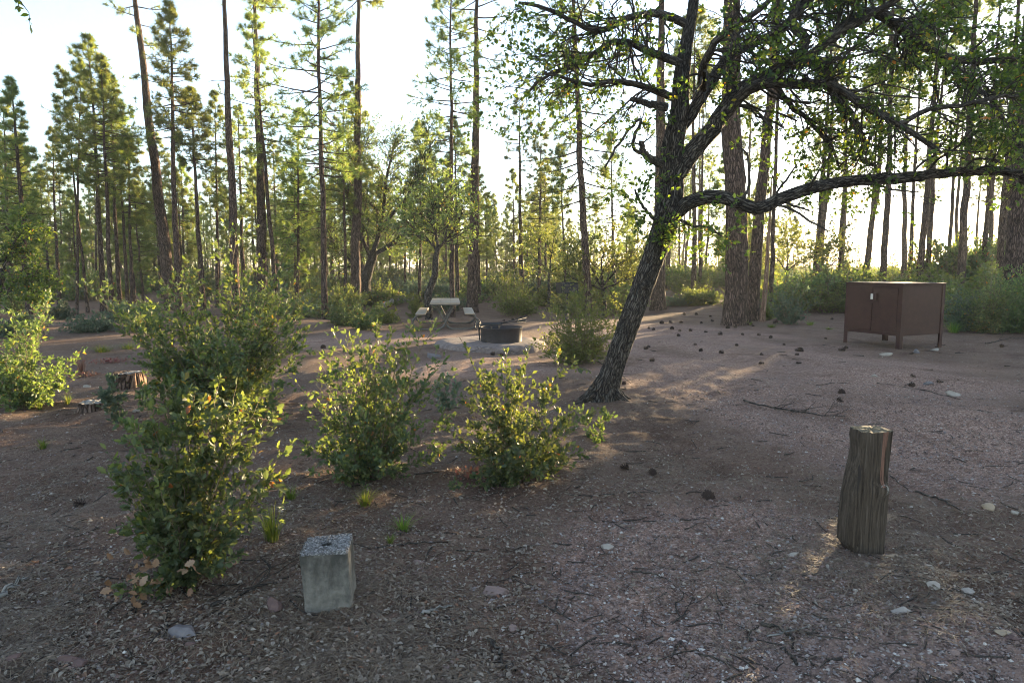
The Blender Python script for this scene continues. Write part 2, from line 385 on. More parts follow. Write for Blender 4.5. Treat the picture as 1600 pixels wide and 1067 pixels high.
def axis_pts(a, b, step, far, g=1.09):
    v = list(np.arange(a, b, step)); s = step
    while v[-1] < far: s *= g; v.append(v[-1] + s)
    lo = []; s = step; c = a
    while c > -far: s *= g; c -= s; lo.append(c)
    return np.array(lo[::-1] + v)
def build_ground():
    xs = axis_pts(-3.6, 4.6, .035, 700); ys = axis_pts(1.4, 8.0, .035, 900)
    ys = ys[ys > -40]; X, Y = np.meshgrid(xs, ys); Z = HG(X, Y)
    r = RS(2); Z = Z + (r.randn(*Z.shape) * .0035) * (1 - sstep(8, 12, Y)) * (1 - sstep(5, 7, np.abs(X)))
    nx, ny = len(xs), len(ys); i = np.arange(ny - 1)[:, None] * nx; j = np.arange(nx - 1)[None]
    F = np.stack([i + j, i + j + 1, i + nx + j + 1, i + nx + j], -1).reshape(-1, 4)
    mb = MB(); V = np.stack([X, Y, Z], -1).reshape(-1, 3)
    bk = np.stack([gravel_mask(X, Y), sand_mask(X, Y), sstep(24, 34, Y)], -1).reshape(-1, 3)
    mb.add(V, [F], 0, True, bk)
    m, nt, bs, out = newmat('forest_floor'); c = objco(nt)
    sep = N_(nt, 'ShaderNodeSeparateXYZ'); nt.links.new(attr(nt, 'bk'), sep.inputs[0])
    vg = N_(nt, 'ShaderNodeTexVoronoi'); vg.inputs['Scale'].default_value = 95; nt.links.new(c, vg.inputs['Vector'])
    sc = N_(nt, 'ShaderNodeSeparateColor'); nt.links.new(vg.outputs['Color'], sc.inputs[0])
    vg2 = N_(nt, 'ShaderNodeTexVoronoi'); vg2.inputs['Scale'].default_value = 38; nt.links.new(c, vg2.inputs['Vector'])
    sc2 = N_(nt, 'ShaderNodeSeparateColor'); nt.links.new(vg2.outputs['Color'], sc2.inputs[0])
    grv = ramp(nt, sc.outputs[0], [(0, (.06, .038, .030)), (.3, (.17, .11, .085)), (.65, (.30, .195, .15)), (.9, (.40, .29, .24)), (1, (.62, .53, .47))])
    grv = mix(nt, .35, grv, ramp(nt, sc2.outputs[1], [(0, (.10, .062, .046)), (.6, (.26, .17, .13)), (1, (.43, .33, .27))]))
    big = noise(nt, c, .55, 5, .6)
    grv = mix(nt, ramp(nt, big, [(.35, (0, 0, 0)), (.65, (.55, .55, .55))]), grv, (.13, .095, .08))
    ln = noise(nt, mapping(nt, c, (1, 1, 1)), 38, 8, .75, 1.2)
    lit = ramp(nt, ln, [(.3, (.045, .03, .023)), (.46, (.115, .078, .058)), (.6, (.20, .15, .115)), (.75, (.36, .29, .23))])
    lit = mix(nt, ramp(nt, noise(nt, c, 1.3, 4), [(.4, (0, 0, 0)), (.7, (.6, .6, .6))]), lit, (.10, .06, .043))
    snd = ramp(nt, noise(nt, c, 60, 6, .7), [(.3, (.15, .10, .08)), (.7, (.26, .19, .155))])
    far = ramp(nt, noise(nt, c, 2.2, 6, .7), [(.3, (.08, .05, .035)), (.55, (.19, .115, .08)), (.75, (.26, .17, .12))])
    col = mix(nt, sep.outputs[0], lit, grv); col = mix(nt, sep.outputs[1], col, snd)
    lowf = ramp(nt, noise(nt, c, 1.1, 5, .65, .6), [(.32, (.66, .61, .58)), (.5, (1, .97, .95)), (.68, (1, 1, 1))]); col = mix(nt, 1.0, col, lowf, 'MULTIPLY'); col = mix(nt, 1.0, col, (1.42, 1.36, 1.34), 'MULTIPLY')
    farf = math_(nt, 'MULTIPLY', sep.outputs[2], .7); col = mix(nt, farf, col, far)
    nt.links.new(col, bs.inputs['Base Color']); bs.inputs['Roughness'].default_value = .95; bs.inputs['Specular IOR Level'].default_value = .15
    hg = math_(nt, 'SUBTRACT', 1.0, vg.outputs['Distance']); hh = math_(nt, 'MULTIPLY_ADD', hg, .6, ln)
    b1 = bump(nt, hh, 1.0, .016, None); bump(nt, noise(nt, c, 9, 5, .6), .5, .05, bs, b1)
    o = mb.obj('ground', m); tag(o, None, None, None, 'structure'); return o
build_ground()

# ------------------------------------------------------------------ loose ground cover (uncountable)
def scatter_pts(rs, n, y0, y1, pxa=-120, pxb=1720, power=1.0):
    """denser near the camera, uniform in picture area"""
    py = rs.uniform(0, 1, n * 3)
    y = 1.0 / (1 / y1 + (1 / y0 - 1 / y1) * py ** power)
    px = rs.uniform(pxa, pxb, n * 3); x = (px - CX) / FPX * (y + .15)
    return x[:n * 3], y[:n * 3]
def build_gravel():
    rs = RS(11); x, y = scatter_pts(rs, 80000, 1.9, 10)
    keep = rs.uniform(0, 1, len(x)) < .25 + .75 * gravel_mask(x, y); x, y = x[keep][:95000], y[keep][:95000]; n = len(x)
    s = rs.lognormal(-5.55, .45, n) * (1 + y * .07)
    s = np.clip(s, .0018, .014)
    O = np.array([[1, 0, 0], [0, 1, 0], [-1, 0, 0], [0, -1, 0], [0, 0, 1], [0, 0, -1], ], float)
    F = np.array([[0, 1, 4], [1, 2, 4], [2, 3, 4], [3, 0, 4], [1, 0, 5], [2, 1, 5], [3, 2, 5], [0, 3, 5]])
    a = rs.uniform(0, 6.28, n); V = O[None] * rs.uniform(.6, 1.3, (n, 6, 1)) * s[:, None, None] * np.stack([rs.uniform(.8, 1.5, n), rs.uniform(.7, 1.1, n), rs.uniform(.45, .8, n)], -1)[:, None]
    ca, sa = np.cos(a)[:, None], np.sin(a)[:, None]
    V = np.stack([V[..., 0] * ca - V[..., 1] * sa, V[..., 0] * sa + V[..., 1] * ca, V[..., 2]], -1)
    V += np.stack([x, y, HG(x, y) + s * .25], -1)[:, None]
    mb = MB(); mb.add(V.reshape(-1, 3), [(F[None] + (np.arange(n) * 6)[:, None, None]).reshape(-1, 3)], 0, False)
    m, nt, bs, out = newmat('mixed_gravel'); g = N_(nt, 'ShaderNodeNewGeometry').outputs['Random Per Island']
    nt.links.new(ramp(nt, g, [(0, (.08, .052, .042)), (.35, (.19, .125, .10)), (.7, (.29, .2, .165)), (.88, (.23, .20, .19)), (.95, (.36, .30, .26)), (1, (.58, .53, .47))]), bs.inputs['Base Color'])
    bs.inputs['Roughness'].default_value = .85
    tag(mb.obj('gravel', m), 'small mixed pinkish pebbles strewn over the clearing floor', 'gravel', kind='stuff')
build_gravel()
shrub_feet = [gp(*p) for p in ((320, 900), (585, 745), (800, 745), (340, 640), (900, 560), (470, 840), (700, 800), (880, 760), (1350, 875), (510, 955))]
def build_litter():
    rs = RS(12); x, y = scatter_pts(rs, 30000, 1.9, 16)
    dens = .16 + .34 * (1 - gravel_mask(x, y)) * (.5 + .5 * np.tanh(1.5 * wob(x, y, 2.5, 4)))
    for f in shrub_feet: dens = dens + .9 * np.exp(-((x - f[0]) ** 2 + (y - f[1]) ** 2) / .75 ** 2)
    dens = dens * (1 - .9 * sand_mask(x, y)) * np.where(gravel_mask(x, y) > .6, .3, 1)
    k = rs.uniform(0, 1, len(x)) < np.clip(dens, 0, 1); x, y = x[k][:26000], y[k][:26000]; n = len(x)
    L = rs.uniform(.012, .034, n) * (1 + .04 * y); a = rs.uniform(0, 6.28, n)
    D = unit(np.stack([np.cos(a), np.sin(a), rs.normal(0, .22, n)], -1))
    nz = unit(np.stack([rs.normal(0, .35, n), rs.normal(0, .35, n), np.ones(n)], -1))
    o = np.stack([x, y, HG(x, y) + rs.uniform(.004, .016, n)], -1)
    mb = MB(); tp = leaf_tpl([(0, .03), (.3, .2), (.6, .24), (1, .02)], .5, .3)
    stamp(mb, tp, o, D, L * .8, L * rs.uniform(.6, 1.2, n), rs, 0, nz)
    tag(mb.obj('leaf_litter', M['dry']), 'dry curled tan oak leaves littering the ground', 'leaf litter', kind='stuff')
    # pine straw
    x, y = scatter_pts(rs, 50000, 1.9, 15); k = rs.uniform(0, 1, len(x)) < np.clip((.25 + .75 * (1 - gravel_mask(x, y))) * (.5 + .5 * np.tanh(2 * wob(x, y, 1.8, 9))) * (1 - .85 * sand_mask(x, y)) + sum(.9 * np.exp(-((x - f[0]) ** 2 + (y - f[1]) ** 2) / .5 ** 2) for f in shrub_feet[-2:] + [gp(950, 632), gp(1150, 510)]), 0, 1)
    x, y = x[k][:42000], y[k][:42000]; n = len(x); a = rs.uniform(0, 6.28, n)
    L = rs.uniform(.05, .15, n); W = rs.uniform(.0006, .0013, n) * (1 + .12 * y)
    P = np.zeros((n, 4, 3)); bd = rs.normal(0, .5, n)
    for q in range(4):
        t = q / 3; P[:, q, 0] = x + L * t * np.cos(a + bd * t); P[:, q, 1] = y + L * t * np.sin(a + bd * t)
    P[..., 2] = HG(P[..., 0], P[..., 1]) + .003 + rs.uniform(0, .012, (n, 1)) * np.sin(np.linspace(.3, 2.8, 4))[None]
    mb = MB(); S = np.stack([-np.sin(a), np.cos(a), np.zeros(n)], -1)[:, None] * W[:, None, None]
    V = np.stack([P - S, P + S], 2).reshape(-1, 3); i = (np.arange(n)[:, None] * 8 + np.arange(3)[None] * 2)
    mb.add(V, [np.stack([i, i + 1, i + 3, i + 2], -1).reshape(-1, 4)], 0, False)
    tag(mb.obj('pine_straw', M['straw']), 'fallen brown pine needles and bits spread over the ground', 'pine straw', kind='stuff')
    # broken twiglets
    n = 1300; x, y = scatter_pts(rs, n, 1.9, 15); x, y = x[:n], y[:n]; a = rs.uniform(0, 6.28, n); L = rs.uniform(.04, .2, n)
    P = np.zeros((n, 4, 3)); b1 = rs.normal(0, .3, n)
    for q in range(4):
        t = q / 3; P[:, q, 0] = x + L * t * np.cos(a + b1 * t); P[:, q, 1] = y + L * t * np.sin(a + b1 * t)
    P[..., 2] = HG(P[..., 0], P[..., 1]) + .006
    R = np.repeat((rs.uniform(.0015, .005, n) * (1 + .05 * y))[:, None], 4, 1) * np.linspace(1, .6, 4)
    mb = MB(); tubes(mb, P, R, 4, 0); tag(mb.obj('broken_twigs', M['twig']), 'short broken dark twigs scattered over the ground', 'twigs', kind='stuff')
build_litter()

# ------------------------------------------------------------------ pines
def trunk_path(B, tip, n, rs, wob_=.012):
    t = np.linspace(0, 1, n)[:, None]; P = B + (tip - B) * t; Hh = np.linalg.norm(tip - B)
    w = np.cumsum(rs.randn(n, 2), 0); w = (w - w[0]) - (w[-1] - w[0]) * t; P[:, :2] += w * wob_ * Hh / math.sqrt(n) * .5
    return P
def trunk_r(r0, n, flare=.35, H=12.):
    t = np.linspace(0, 1, n); return r0 * ((1 - t) ** .75 * .93 + .04) * (1 + flare * np.exp(-t * H / .28))
def pine_crown(mb, path, R, z0, hw, rs, nb=44, sub=5, tuft=3, nd=12, nl=.2, nw=.017, droop=.1, dens=1.0):
    """crown on the trunk path above height z0 (local z); materials 0 bark, 1 needles"""
    z = path[:, 2]; z1 = z[-1]; nb = int(nb * dens)
    t = (np.arange(nb) + rs.uniform(0, 1, nb)) / nb; zz = z0 + (z1 - z0) * t
    o = np.stack([np.interp(zz, z, path[:, i]) for i in range(3)], -1); r = np.interp(zz, z, R)
    prof = np.minimum(1, .45 + t / .28 * .55) * (1 - t) ** .7 + .07
    L = hw * prof * rs.uniform(.55, 1.15, nb); az = np.arange(nb) * 2.39996 + rs.normal(0, .5, nb)
    el = -droop + .75 * t ** 1.4 + rs.normal(0, .14, nb); n = 6; P = np.zeros((nb, n, 3)); P[:, 0] = o
    for q in range(1, n):
        e = el + .35 * (q / n) ** 2 - .12; a2 = az + rs.normal(0, .12, nb)
        P[:, q] = P[:, q - 1] + (L / (n - 1))[:, None] * np.stack([np.cos(a2) * np.cos(e), np.sin(a2) * np.cos(e), np.sin(e)], -1)
    Rb = np.maximum(np.minimum(r * .45, .010 + L * .012), .004)[:, None] * np.linspace(1, .3, n)[None]
    tubes(mb, P, Rb, 4, 0)
    C, RC = grow(P, Rb, rs, sub, (.3, .98), (.22, .48), (.5, 1.0), 4, .1, .2, .6, .004)
    tubes(mb, C, RC, 3, 0)
    a1 = np.repeat(np.arange(len(C)), tuft); tt = rs.uniform(.35, 1.0, len(a1)); tt[::tuft] = 1.0
    p1, d1, _ = samp(C, RC, a1, tt)
    a2 = np.repeat(np.arange(nb), tuft); t2 = rs.uniform(.55, 1.0, len(a2)); t2[::tuft] = 1.0
    p2, d2, _ = samp(P, Rb, a2, t2); p = np.concatenate([p1, p2]); d = np.concatenate([d1, d2])
    i = np.repeat(np.arange(len(p)), nd)
    D = unit(d[i] * .55 + unit(rs.randn(len(i), 3)) * .8 + np.array([0, 0, .12]))
    stamp(mb, NEEDLE, p[i] + d[i] * rs.uniform(-.06, .02, (len(i), 1)), D, nl * rs.uniform(.7, 1.15, len(i)), np.full(len(i), nw), rs, 1)
def dead_limbs(mb, path, R, za, zb, n, rs, ln=(.4, 1.3)):
    z = path[:, 2]; zz = rs.uniform(za, zb, n); az = rs.uniform(0, 6.28, n); L = rs.uniform(*ln, n)
    o = np.stack([np.interp(zz, z, path[:, i]) for i in range(3)], -1); P = np.zeros((n, 6, 3)); P[:, 0] = o; el = rs.uniform(-.15, .5, n)
    for q in range(1, 6):
        e = el - .9 * (q / 6) ** 1.5; a2 = az + rs.normal(0, .15, n)
        P[:, q] = P[:, q - 1] + (L / 5)[:, None] * np.stack([np.cos(a2) * np.cos(e), np.sin(a2) * np.cos(e), np.sin(e)], -1)
    Rb = (.010 + L * .007)[:, None] * np.linspace(1, .3, 6)[None]; tubes(mb, P, Rb, 4, 0)
    C, RC = grow(P, Rb, rs, 2, (.4, .95), (.2, .5), (.4, .9), 4, 0, .3, .6, .003); tubes(mb, C, RC, 3, 0)

TREES = []      # (object, px at horizon, distance) for labels of background trees
def hero_pine(base, top, w, H, label, crown=None, dens=1.0, seed=0, dead=0, deadz=None, d=None, name='pine_tree', nb=44, k=20, wob_=.012, ridge=.03, flare=.35, hw=None, bark='pbark', droop=.1, group='pine trees of the open forest'):
    """base/top photo pixels; w trunk width px; H height in metres; crown=(lower px y) and hw metres"""
    rs = RS(100 + seed)
    B = gp(*base) if d is None else at(base[0], d)
    Tp = P3(top[0], top[1], B[1]); dr = (Tp - B) / (Tp[2] - B[2]); tip = dr * H
    r0 = w / 2 / FPX * axd(B); n = 26 if k < 16 else 60
    path = trunk_path(np.array([0, 0, -.12]), tip, n, rs, wob_); R = trunk_r(r0, n, flare, H)
    e = empty(name, B, label, 'tree', group)
    mb = MB(); tube(mb, path, R, k, 0, ridge, rs)
    zc = P3(base[0], crown, B[1])[2] - B[2] if crown is not None else max(H * .62, min(H * .85, P3(base[0], -60, B[1])[2] - B[2]))
    if dead: dead_limbs(mb, path, R, deadz[0] if deadz else H * .3, deadz[1] if deadz else max(zc, H * .4), dead, rs)
    mb.obj('trunk', M[bark], e)
    if dens > 0:
        mc = MB(); pine_crown(mc, path, R, zc, hw or H * .16, rs, int(nb * 1.25), dens=dens, droop=droop, nd=14, nl=.21)
        mc.obj('crown', [M['pbark'], M['pine']], e)
    return e
HP = [
 # base, top, w, H, label, kw
 ((42,490),(24,200),10,9.0,'bushy lit pine at the far left edge of the photo',dict(crown=395,hw=1.25,nb=56,d=27)),
 ((90,470),(84,260),6,9.0,'slender pine with a small high crown, just right of the far-left bushy pine',dict(crown=300,hw=1.1,nb=30,d=36)),
 ((115,492),(121,380),5,10,'thin pine crossing its neighbour in an X, the one leaning right',dict(d=28,crown=270,hw=1.0,nb=34)),
 ((134,488),(125,380),5,10,'thin pine crossing its neighbour in an X, the one leaning left',dict(d=29,crown=280,hw=1.0,nb=34)),
 ((158,480),(140,100),9,11.2,'tallest of the left pine clump, with a pointed full green crown',dict(d=29,crown=290,hw=2.2,nb=62)),
 ((172,480),(160,140),8,9.8,'pine in the left clump with a sunlit orange right edge',dict(d=27,crown=300,hw=1.5,nb=46)),
 ((186,478),(172,160),7,10.0,'pine at the right side of the left clump, crown on upper half',dict(d=30,crown=250,hw=1.4,nb=44)),
 ((196,475),(190,330),6,9.0,'narrow lit trunk standing just right of the left clump',dict(d=33,crown=240,hw=1.1,nb=34)),
 ((268,483),(214,0),19,17,'tall bare pine trunk leaning strongly left, with one tufted limb at top',dict(crown=70,hw=2.2,nb=30,dens=.55,k=30,seed=3)),
 ((278,470),(266,60),11,11.7,'straight pine with a full pointed crown right of the leaning bare pine',dict(d=27,crown=225,hw=1.55,nb=62)),
 ((316,480),(298,160),9,9.2,'medium pine with an airy green crown between the leaning pine and twin trunks',dict(d=29,crown=260,hw=1.4,nb=46)),
 ((368,497),(351,0),15,15,'left one of two tall bare trunks, brightly sunlit along its right side',dict(dead=9,deadz=(5,9),k=30,seed=4,hw=2.)),
 ((410,482),(399,0),17,16,'right one of two tall bare trunks, with short dead limbs near the top',dict(dead=12,deadz=(6.5,10),k=30,seed=5,hw=2.2,crown=10)),
 ((506,488),(497,0),11,13,'pine with a sparse yellow green crown left of the crooked little oak',dict(d=24,crown=275,hw=2.1,nb=66,dead=10,deadz=(3,6),seed=6)),
 ((557,482),(560,0),17,16,'tall dark bare trunk rising straight behind the crooked little oak',dict(k=30,seed=7,dead=6,deadz=(6,10),hw=2.2)),
 ((706,462),(706,0),9,13.5,'pine with tiered airy branches left of the dark trunk behind the picnic table',dict(d=27,crown=260,hw=1.85,nb=56,seed=8)),
 ((716,455),(713,330),7,9,'short pine trunk close beside the tiered pine behind the picnic table',dict(d=34,crown=300,hw=1.1,nb=30)),
 ((738,488),(745,0),18,15,'darkest tall trunk standing right behind the picnic table',dict(k=30,seed=9,hw=2.2,crown=110,dens=.5,dead=5,deadz=(5,9))),
 ((815,441),(812,200),8,10.8,'thin half dead pine with bare curling limbs above the fire ring',dict(d=38,crown=255,hw=1.5,nb=34,dens=.55,dead=22,deadz=(4.5,10.2),seed=10)),
 ((886,452),(877,270),5,7.4,'small slender pine left of the one-sided leaning pine',dict(d=32,crown=330,hw=.8,nb=30)),
 ((922,463),(893,0),13,14.5,'left leaning pine with long drooping limbs, left of the big oak',dict(d=23,crown=320,hw=2.1,nb=60,dead=12,deadz=(3.5,6.5),k=24,seed=11,droop=.3)),
 ((432,478),(396,60),8,12.4,'feathery crowned pine showing behind and between the twin bare trunks',dict(d=30,crown=255,hw=2.1,nb=54,seed=140)),
 ((538,474),(536,130),6,10.5,'pale feathery pine just left of the dark trunk behind the little oak',dict(d=31,crown=330,hw=1.6,nb=46,seed=141)),
 ((12,480),(6,170),7,9.0,'yellowish pine cut by the left photo edge',dict(d=30,crown=390,hw=1.7,nb=54,seed=142)),
 ((205,470),(201,215),6,8.0,'short full pine between the left clump and the leaning bare pine',dict(d=33,crown=350,hw=1.5,nb=48,seed=143)),
 ((338,474),(336,170),6,10.0,'narrow feathery pine left of the lit bare trunk',dict(d=33,crown=330,hw=1.4,nb=46,seed=144)),
 ((462,474),(466,190),6,9.2,'broad low crowned pine between the twiggy bare trunk and yellow pine',dict(d=33,crown=390,hw=1.8,nb=52,seed=145)),
 ((655,468),(655,210),6,8.8,'slim feathery pine above the little oak and the picnic table',dict(d=34,crown=330,hw=1.4,nb=44,seed=146)),
 ((750,455),(746,290),5,7.0,'short full pine just right of the darkest trunk',dict(d=36,crown=400,hw=1.5,nb=46,seed=147)),
 ((842,450),(846,190),6,9.5,'soft crowned pine between the half-dead pine and slender pine',dict(d=38,crown=380,hw=1.8,nb=50,seed=148)),
 ((962,455),(955,250),6,8.6,'green pine filling the gap left of the leaning oak',dict(d=36,crown=390,hw=1.8,nb=50,seed=149)),
 ((1028,484),(1031,100),23,16,'stout pine trunk directly behind the fork of the leaning oak',dict(k=30,seed=12,hw=2.)),
 ((1150,507),(1147,0),36,19,'thickest pine trunk with a flared base, right of the leaning oak',dict(k=44,seed=13,ridge=.045,flare=.5,hw=2.8)),
 ((1177,470),(1204,150),20,16,'thick pine leaning right just behind the thickest pine trunk',dict(k=30,seed=14,d=21,hw=2.2)),
 ((1204,476),(1212,200),8,13,'thin dark pine between the orange snag and the whippy bush',dict(d=23,seed=15,hw=1.4)),
 ((1084,445),(1085,250),9,13,'upright pine seen in the gap between the oak and the thickest pine, left one',dict(d=32,seed=16,hw=1.6)),
 ((1094,440),(1096,250),6,12,'thinner pine seen in the gap between the oak and thickest pine, right one',dict(d=36,seed=17,hw=1.4)),
 ((1268,450),(1290,200),8,14,'slender right leaning pine behind the whippy bush, left of the locker',dict(d=28,seed=18,hw=1.5)),
 ((1312,447),(1322,200),8,14,'slender pine rising just left of the brown locker',dict(d=30,seed=19,hw=1.6)),
 ((1356,432),(1368,250),6,13,'thin pine behind the left door of the brown locker',dict(d=40,seed=20,hw=1.5)),
 ((1381,445),(1390,150),11,15,'sturdy pine behind the middle of the brown locker',dict(d=28,seed=21,hw=1.8)),
 ((1421,440),(1430,250),7,13,'thin pine behind the near corner of the brown locker',dict(d=34,seed=22,hw=1.4)),
 ((1437,440),(1452,250),11,14,'left and thicker of a close pine pair behind the locker side panel',dict(d=30,seed=23,hw=1.6)),
 ((1450,440),(1466,250),8,14,'right and thinner of a close pine pair behind the locker side panel',dict(d=32,seed=24,hw=1.5)),
 ((1482,437),(1493,250),7,13,'thin pine just right of the brown locker',dict(d=35,seed=25,hw=1.4)),
 ((1499,446),(1524,40),13,16,'tall clean pine leaning right, between the locker and the low sun',dict(d=26,seed=26,hw=1.8,k=24)),
 ((1535,440),(1552,200),9,15,'reddish pine immediately left of the low sun glow',dict(d=31,seed=27,hw=1.6)),
 ((1560,446),(1582,150),11,16,'pine immediately right of the low sun glow',dict(d=27,seed=28,hw=1.6)),
 ((1586,458),(1606,100),30,18,'broad pine trunk at the right edge of the photo',dict(d=20,seed=29,hw=2.4,k=36)),
]
hero_feet = []
for i, (b, t, w, Hh, lab, kw) in enumerate(HP):
    kw = dict(kw); kw.setdefault('seed', 30 + i); kw.setdefault('k', 12)
    o = hero_pine(b, t, w, Hh, lab, **kw); hero_feet.append((o.location.x, o.location.y))
hero_pine((1194, 474), (1202, 350), 9, 4.6, 'short snag of bare orange wood leaning on the thick leaning pine', dens=0, seed=77, d=20.4, k=16, name='tree_snag', bark='snag', group=None)

# generic mid-distance pines: copies of eight models
def pine_model(seed, H, zc, hw, nb, r0, lite=False):
    rs = RS(seed); path = trunk_path(np.array([0, 0, -.15]), np.array([rs.uniform(-.2, .2), rs.uniform(-.2, .2), H]), 18, rs, .02)
    R = trunk_r(r0, 18, .3, H); mb = MB(); tube(mb, path, R, 10, 0, .03, rs); dead_limbs(mb, path, R, H * .25, zc, 7, rs, (.3, .9))
    mc = MB(); pine_crown(mc, path, R, zc, hw, rs, int(nb * 1.3), 6, 3, 10, .25, .026)
    return mb.mesh('trunk', M['pbark']), mc.mesh('crown', [M['pbark'], M['pine']])
PM = [pine_model(500 + i, *a) for i, a in enumerate([
 (11, 4.2, 1.7, 46, .13), (12.5, 6.0, 1.6, 42, .14), (9, 2.6, 1.5, 46, .11), (13, 7.5, 1.8, 38, .15),
 (10, 4.0, 1.3, 40, .10), (14, 8.5, 1.7, 36, .16), (7, 1.6, 1.3, 40, .08), (12, 5.0, 2.0, 50, .15)])]
LM = [(-200, 'left photo edge'), (40, 'the far-left bushy pine'), (158, 'the left pine clump'), (245, 'the leaning bare pine'), (362, 'the lit bare trunk'), (405, 'the twiggy bare trunk'), (505, 'the sparse yellow pine'),
      (558, "the little oak's trunk"), (706, 'the tiered pine'), (741, 'the darkest trunk'), (815, 'the half-dead pine'), (912, 'the drooping-limbed pine'), (1040, 'the leaning oak'), (1150, 'the thickest pine'),
      (1208, 'the orange snag'), (1315, "the locker's left edge"), (1385, "the locker's middle"), (1472, "the locker's right edge"), (1508, 'the clean leaning pine'), (1572, 'the sun glow'), (1800, 'right photo edge')]
ORD = ['first', 'second', 'third', 'fourth', 'fifth', 'sixth', 'seventh', 'eighth', 'ninth', 'tenth', 'eleventh', 'twelfth', 'thirteenth', 'fourteenth', 'fifteenth', 'sixteenth', 'seventeenth', 'eighteenth', 'nineteenth', 'twentieth', 'twenty-first', 'twenty-second', 'twenty-third', 'twenty-fourth', 'twenty-fifth', 'twenty-sixth', 'twenty-seventh', 'twenty-eighth', 'twenty-ninth', 'thirtieth']
BGT = []
def sun_lat(x, y): return x * math.cos(SUN_AZ) - y * math.sin(SUN_AZ)      # sideways offset from the sun's line through the camera
CLEAR = [sun_lat(*gp(a, b)[:2]) for a, b in ((330, 905), (380, 905), (580, 745), (640, 745), (810, 745), (380, 650), (440, 650), (300, 650), (1050, 610), (905, 560))]
def place_bg():
    rs = RS(21)
    zones = [  # px0, px1, n, d0, d1, models
        (-60, 230, 27, 34, 78, (0, 2, 7, 6, 4, 2)), (230, 480, 25, 36, 78, (0, 6, 2, 4, 7, 2)), (480, 700, 20, 38, 78, (0, 6, 2, 4, 2)),
        (700, 1000, 26, 46, 84, (2, 6, 6, 2)), (1040, 1320, 17, 34, 78, (3, 6, 5, 2)), (1320, 1640, 15, 30, 70, (3, 5, 5))]
    for a, b, n, d0, d1, mods in zones:
        for i in range(n):
            for _ in range(30):
                px = rs.uniform(a, b); d = d0 + (d1 - d0) * rs.uniform(0, 1) ** .9; p = at(px, d)
                if all((p[0] - q[0]) ** 2 + (p[1] - q[1]) ** 2 > 2.2 for q in hero_feet) and all(abs(sun_lat(p[0], p[1]) - L) > .45 for L in CLEAR): break
            hero_feet.append((p[0], p[1])); BGT.append((px, d, p, mods[rs.randint(len(mods))], rs.uniform(.82, 1.12), rs.uniform(0, 6.28), rs.uniform(-.03, .03), rs.uniform(-.03, .03)))
place_bg()
BGT.sort(key=lambda q: q[0])
_cnt = {}; _tot = {}
def cell(px):
    for i in range(len(LM) - 1):
        if LM[i][0] <= px < LM[i + 1][0]: return i
    return 0
for q in BGT: _tot[cell(q[0])] = _tot.get(cell(q[0]), 0) + 1
protos = {}
for px, d, p, m, s, rz, rx, ry in BGT:
    c = cell(px); k = _cnt.get(c, 0); _cnt[c] = k + 1
    hw_ = 'slim distant pine' if d > 52 else 'slim pine'
    lab = f"{hw_}, {ORD[min(k, 29)]} from left between {LM[c][1]} and {LM[c + 1][1]}" if _tot[c] > 1 else f"{hw_} alone between {LM[c][1]} and {LM[c + 1][1]}"
    e = empty('pine_tree', p, lab, 'tree', 'slim pines of the forest behind the clearing', rz); e.rotation_euler = (rx, ry, rz); e.scale = (s, s, s)
    if m not in protos:
        protos[m] = [bpy.data.objects.new(n_, me) for n_, me in zip(('trunk', 'crown'), PM[m])]
        kids = protos[m]
    else: kids = [o.copy() for o in protos[m]]
    for o in kids:
        COL.objects.link(o); o.parent = e

# distant woods: one mass
def far_woods():
    rs = RS(33); mb = MB()
    tmpl = []
    for i in range(5):
        q = MB(); H = 10 + i; path = trunk_path(np.zeros(3), np.array([0, 0, H]), 8, rs, .01); R = trunk_r(.16, 8, .1, H)
        tube(q, path, R, 5, 0, 0, rs, False); pine_crown(q, path, R, H * (.08 + .05 * i), 2.3, rs, 34, 3, 2, 5, .5, .09)
        tmpl.append(q)
    def put(t, p, s, rz):
        c, s_ = math.cos(rz), math.sin(rz)
        n0 = mb.n
        for v, b in zip(t.v, t.b):
            mb.v.append(np.stack([v[:, 0] * c - v[:, 1] * s_, v[:, 0] * s_ + v[:, 1] * c, v[:, 2]], -1) * s + p); mb.b.append(b)
        for F, m_, q_ in zip(t.f, t.m, t.s): mb.f.append(F + n0); mb.m.append(m_); mb.s.append(q_)
        mb.n += t.n
    for i in range(720):
        px = rs.uniform(-350, 1950); d = rs.uniform(70, 200); p = at(px, d); lat = sun_lat(p[0], p[1])
        s = rs.uniform(.75, 1.15)
        if lat > -45: s *= .42 if d < 110 else .62
        if -20 < lat < 8: s *= .72
        if i % 2: s *= .7
        if 760 < px < 1000: s *= .75
        put(tmpl[rs.randint(5)], p, s, rs.uniform(0, 6.28))
    tag(mb.obj('distant_woods', [M['pbark'], M['far']]), 'distant green pine woods closing the view behind the trunks', 'woods', kind='stuff')
far_woods()

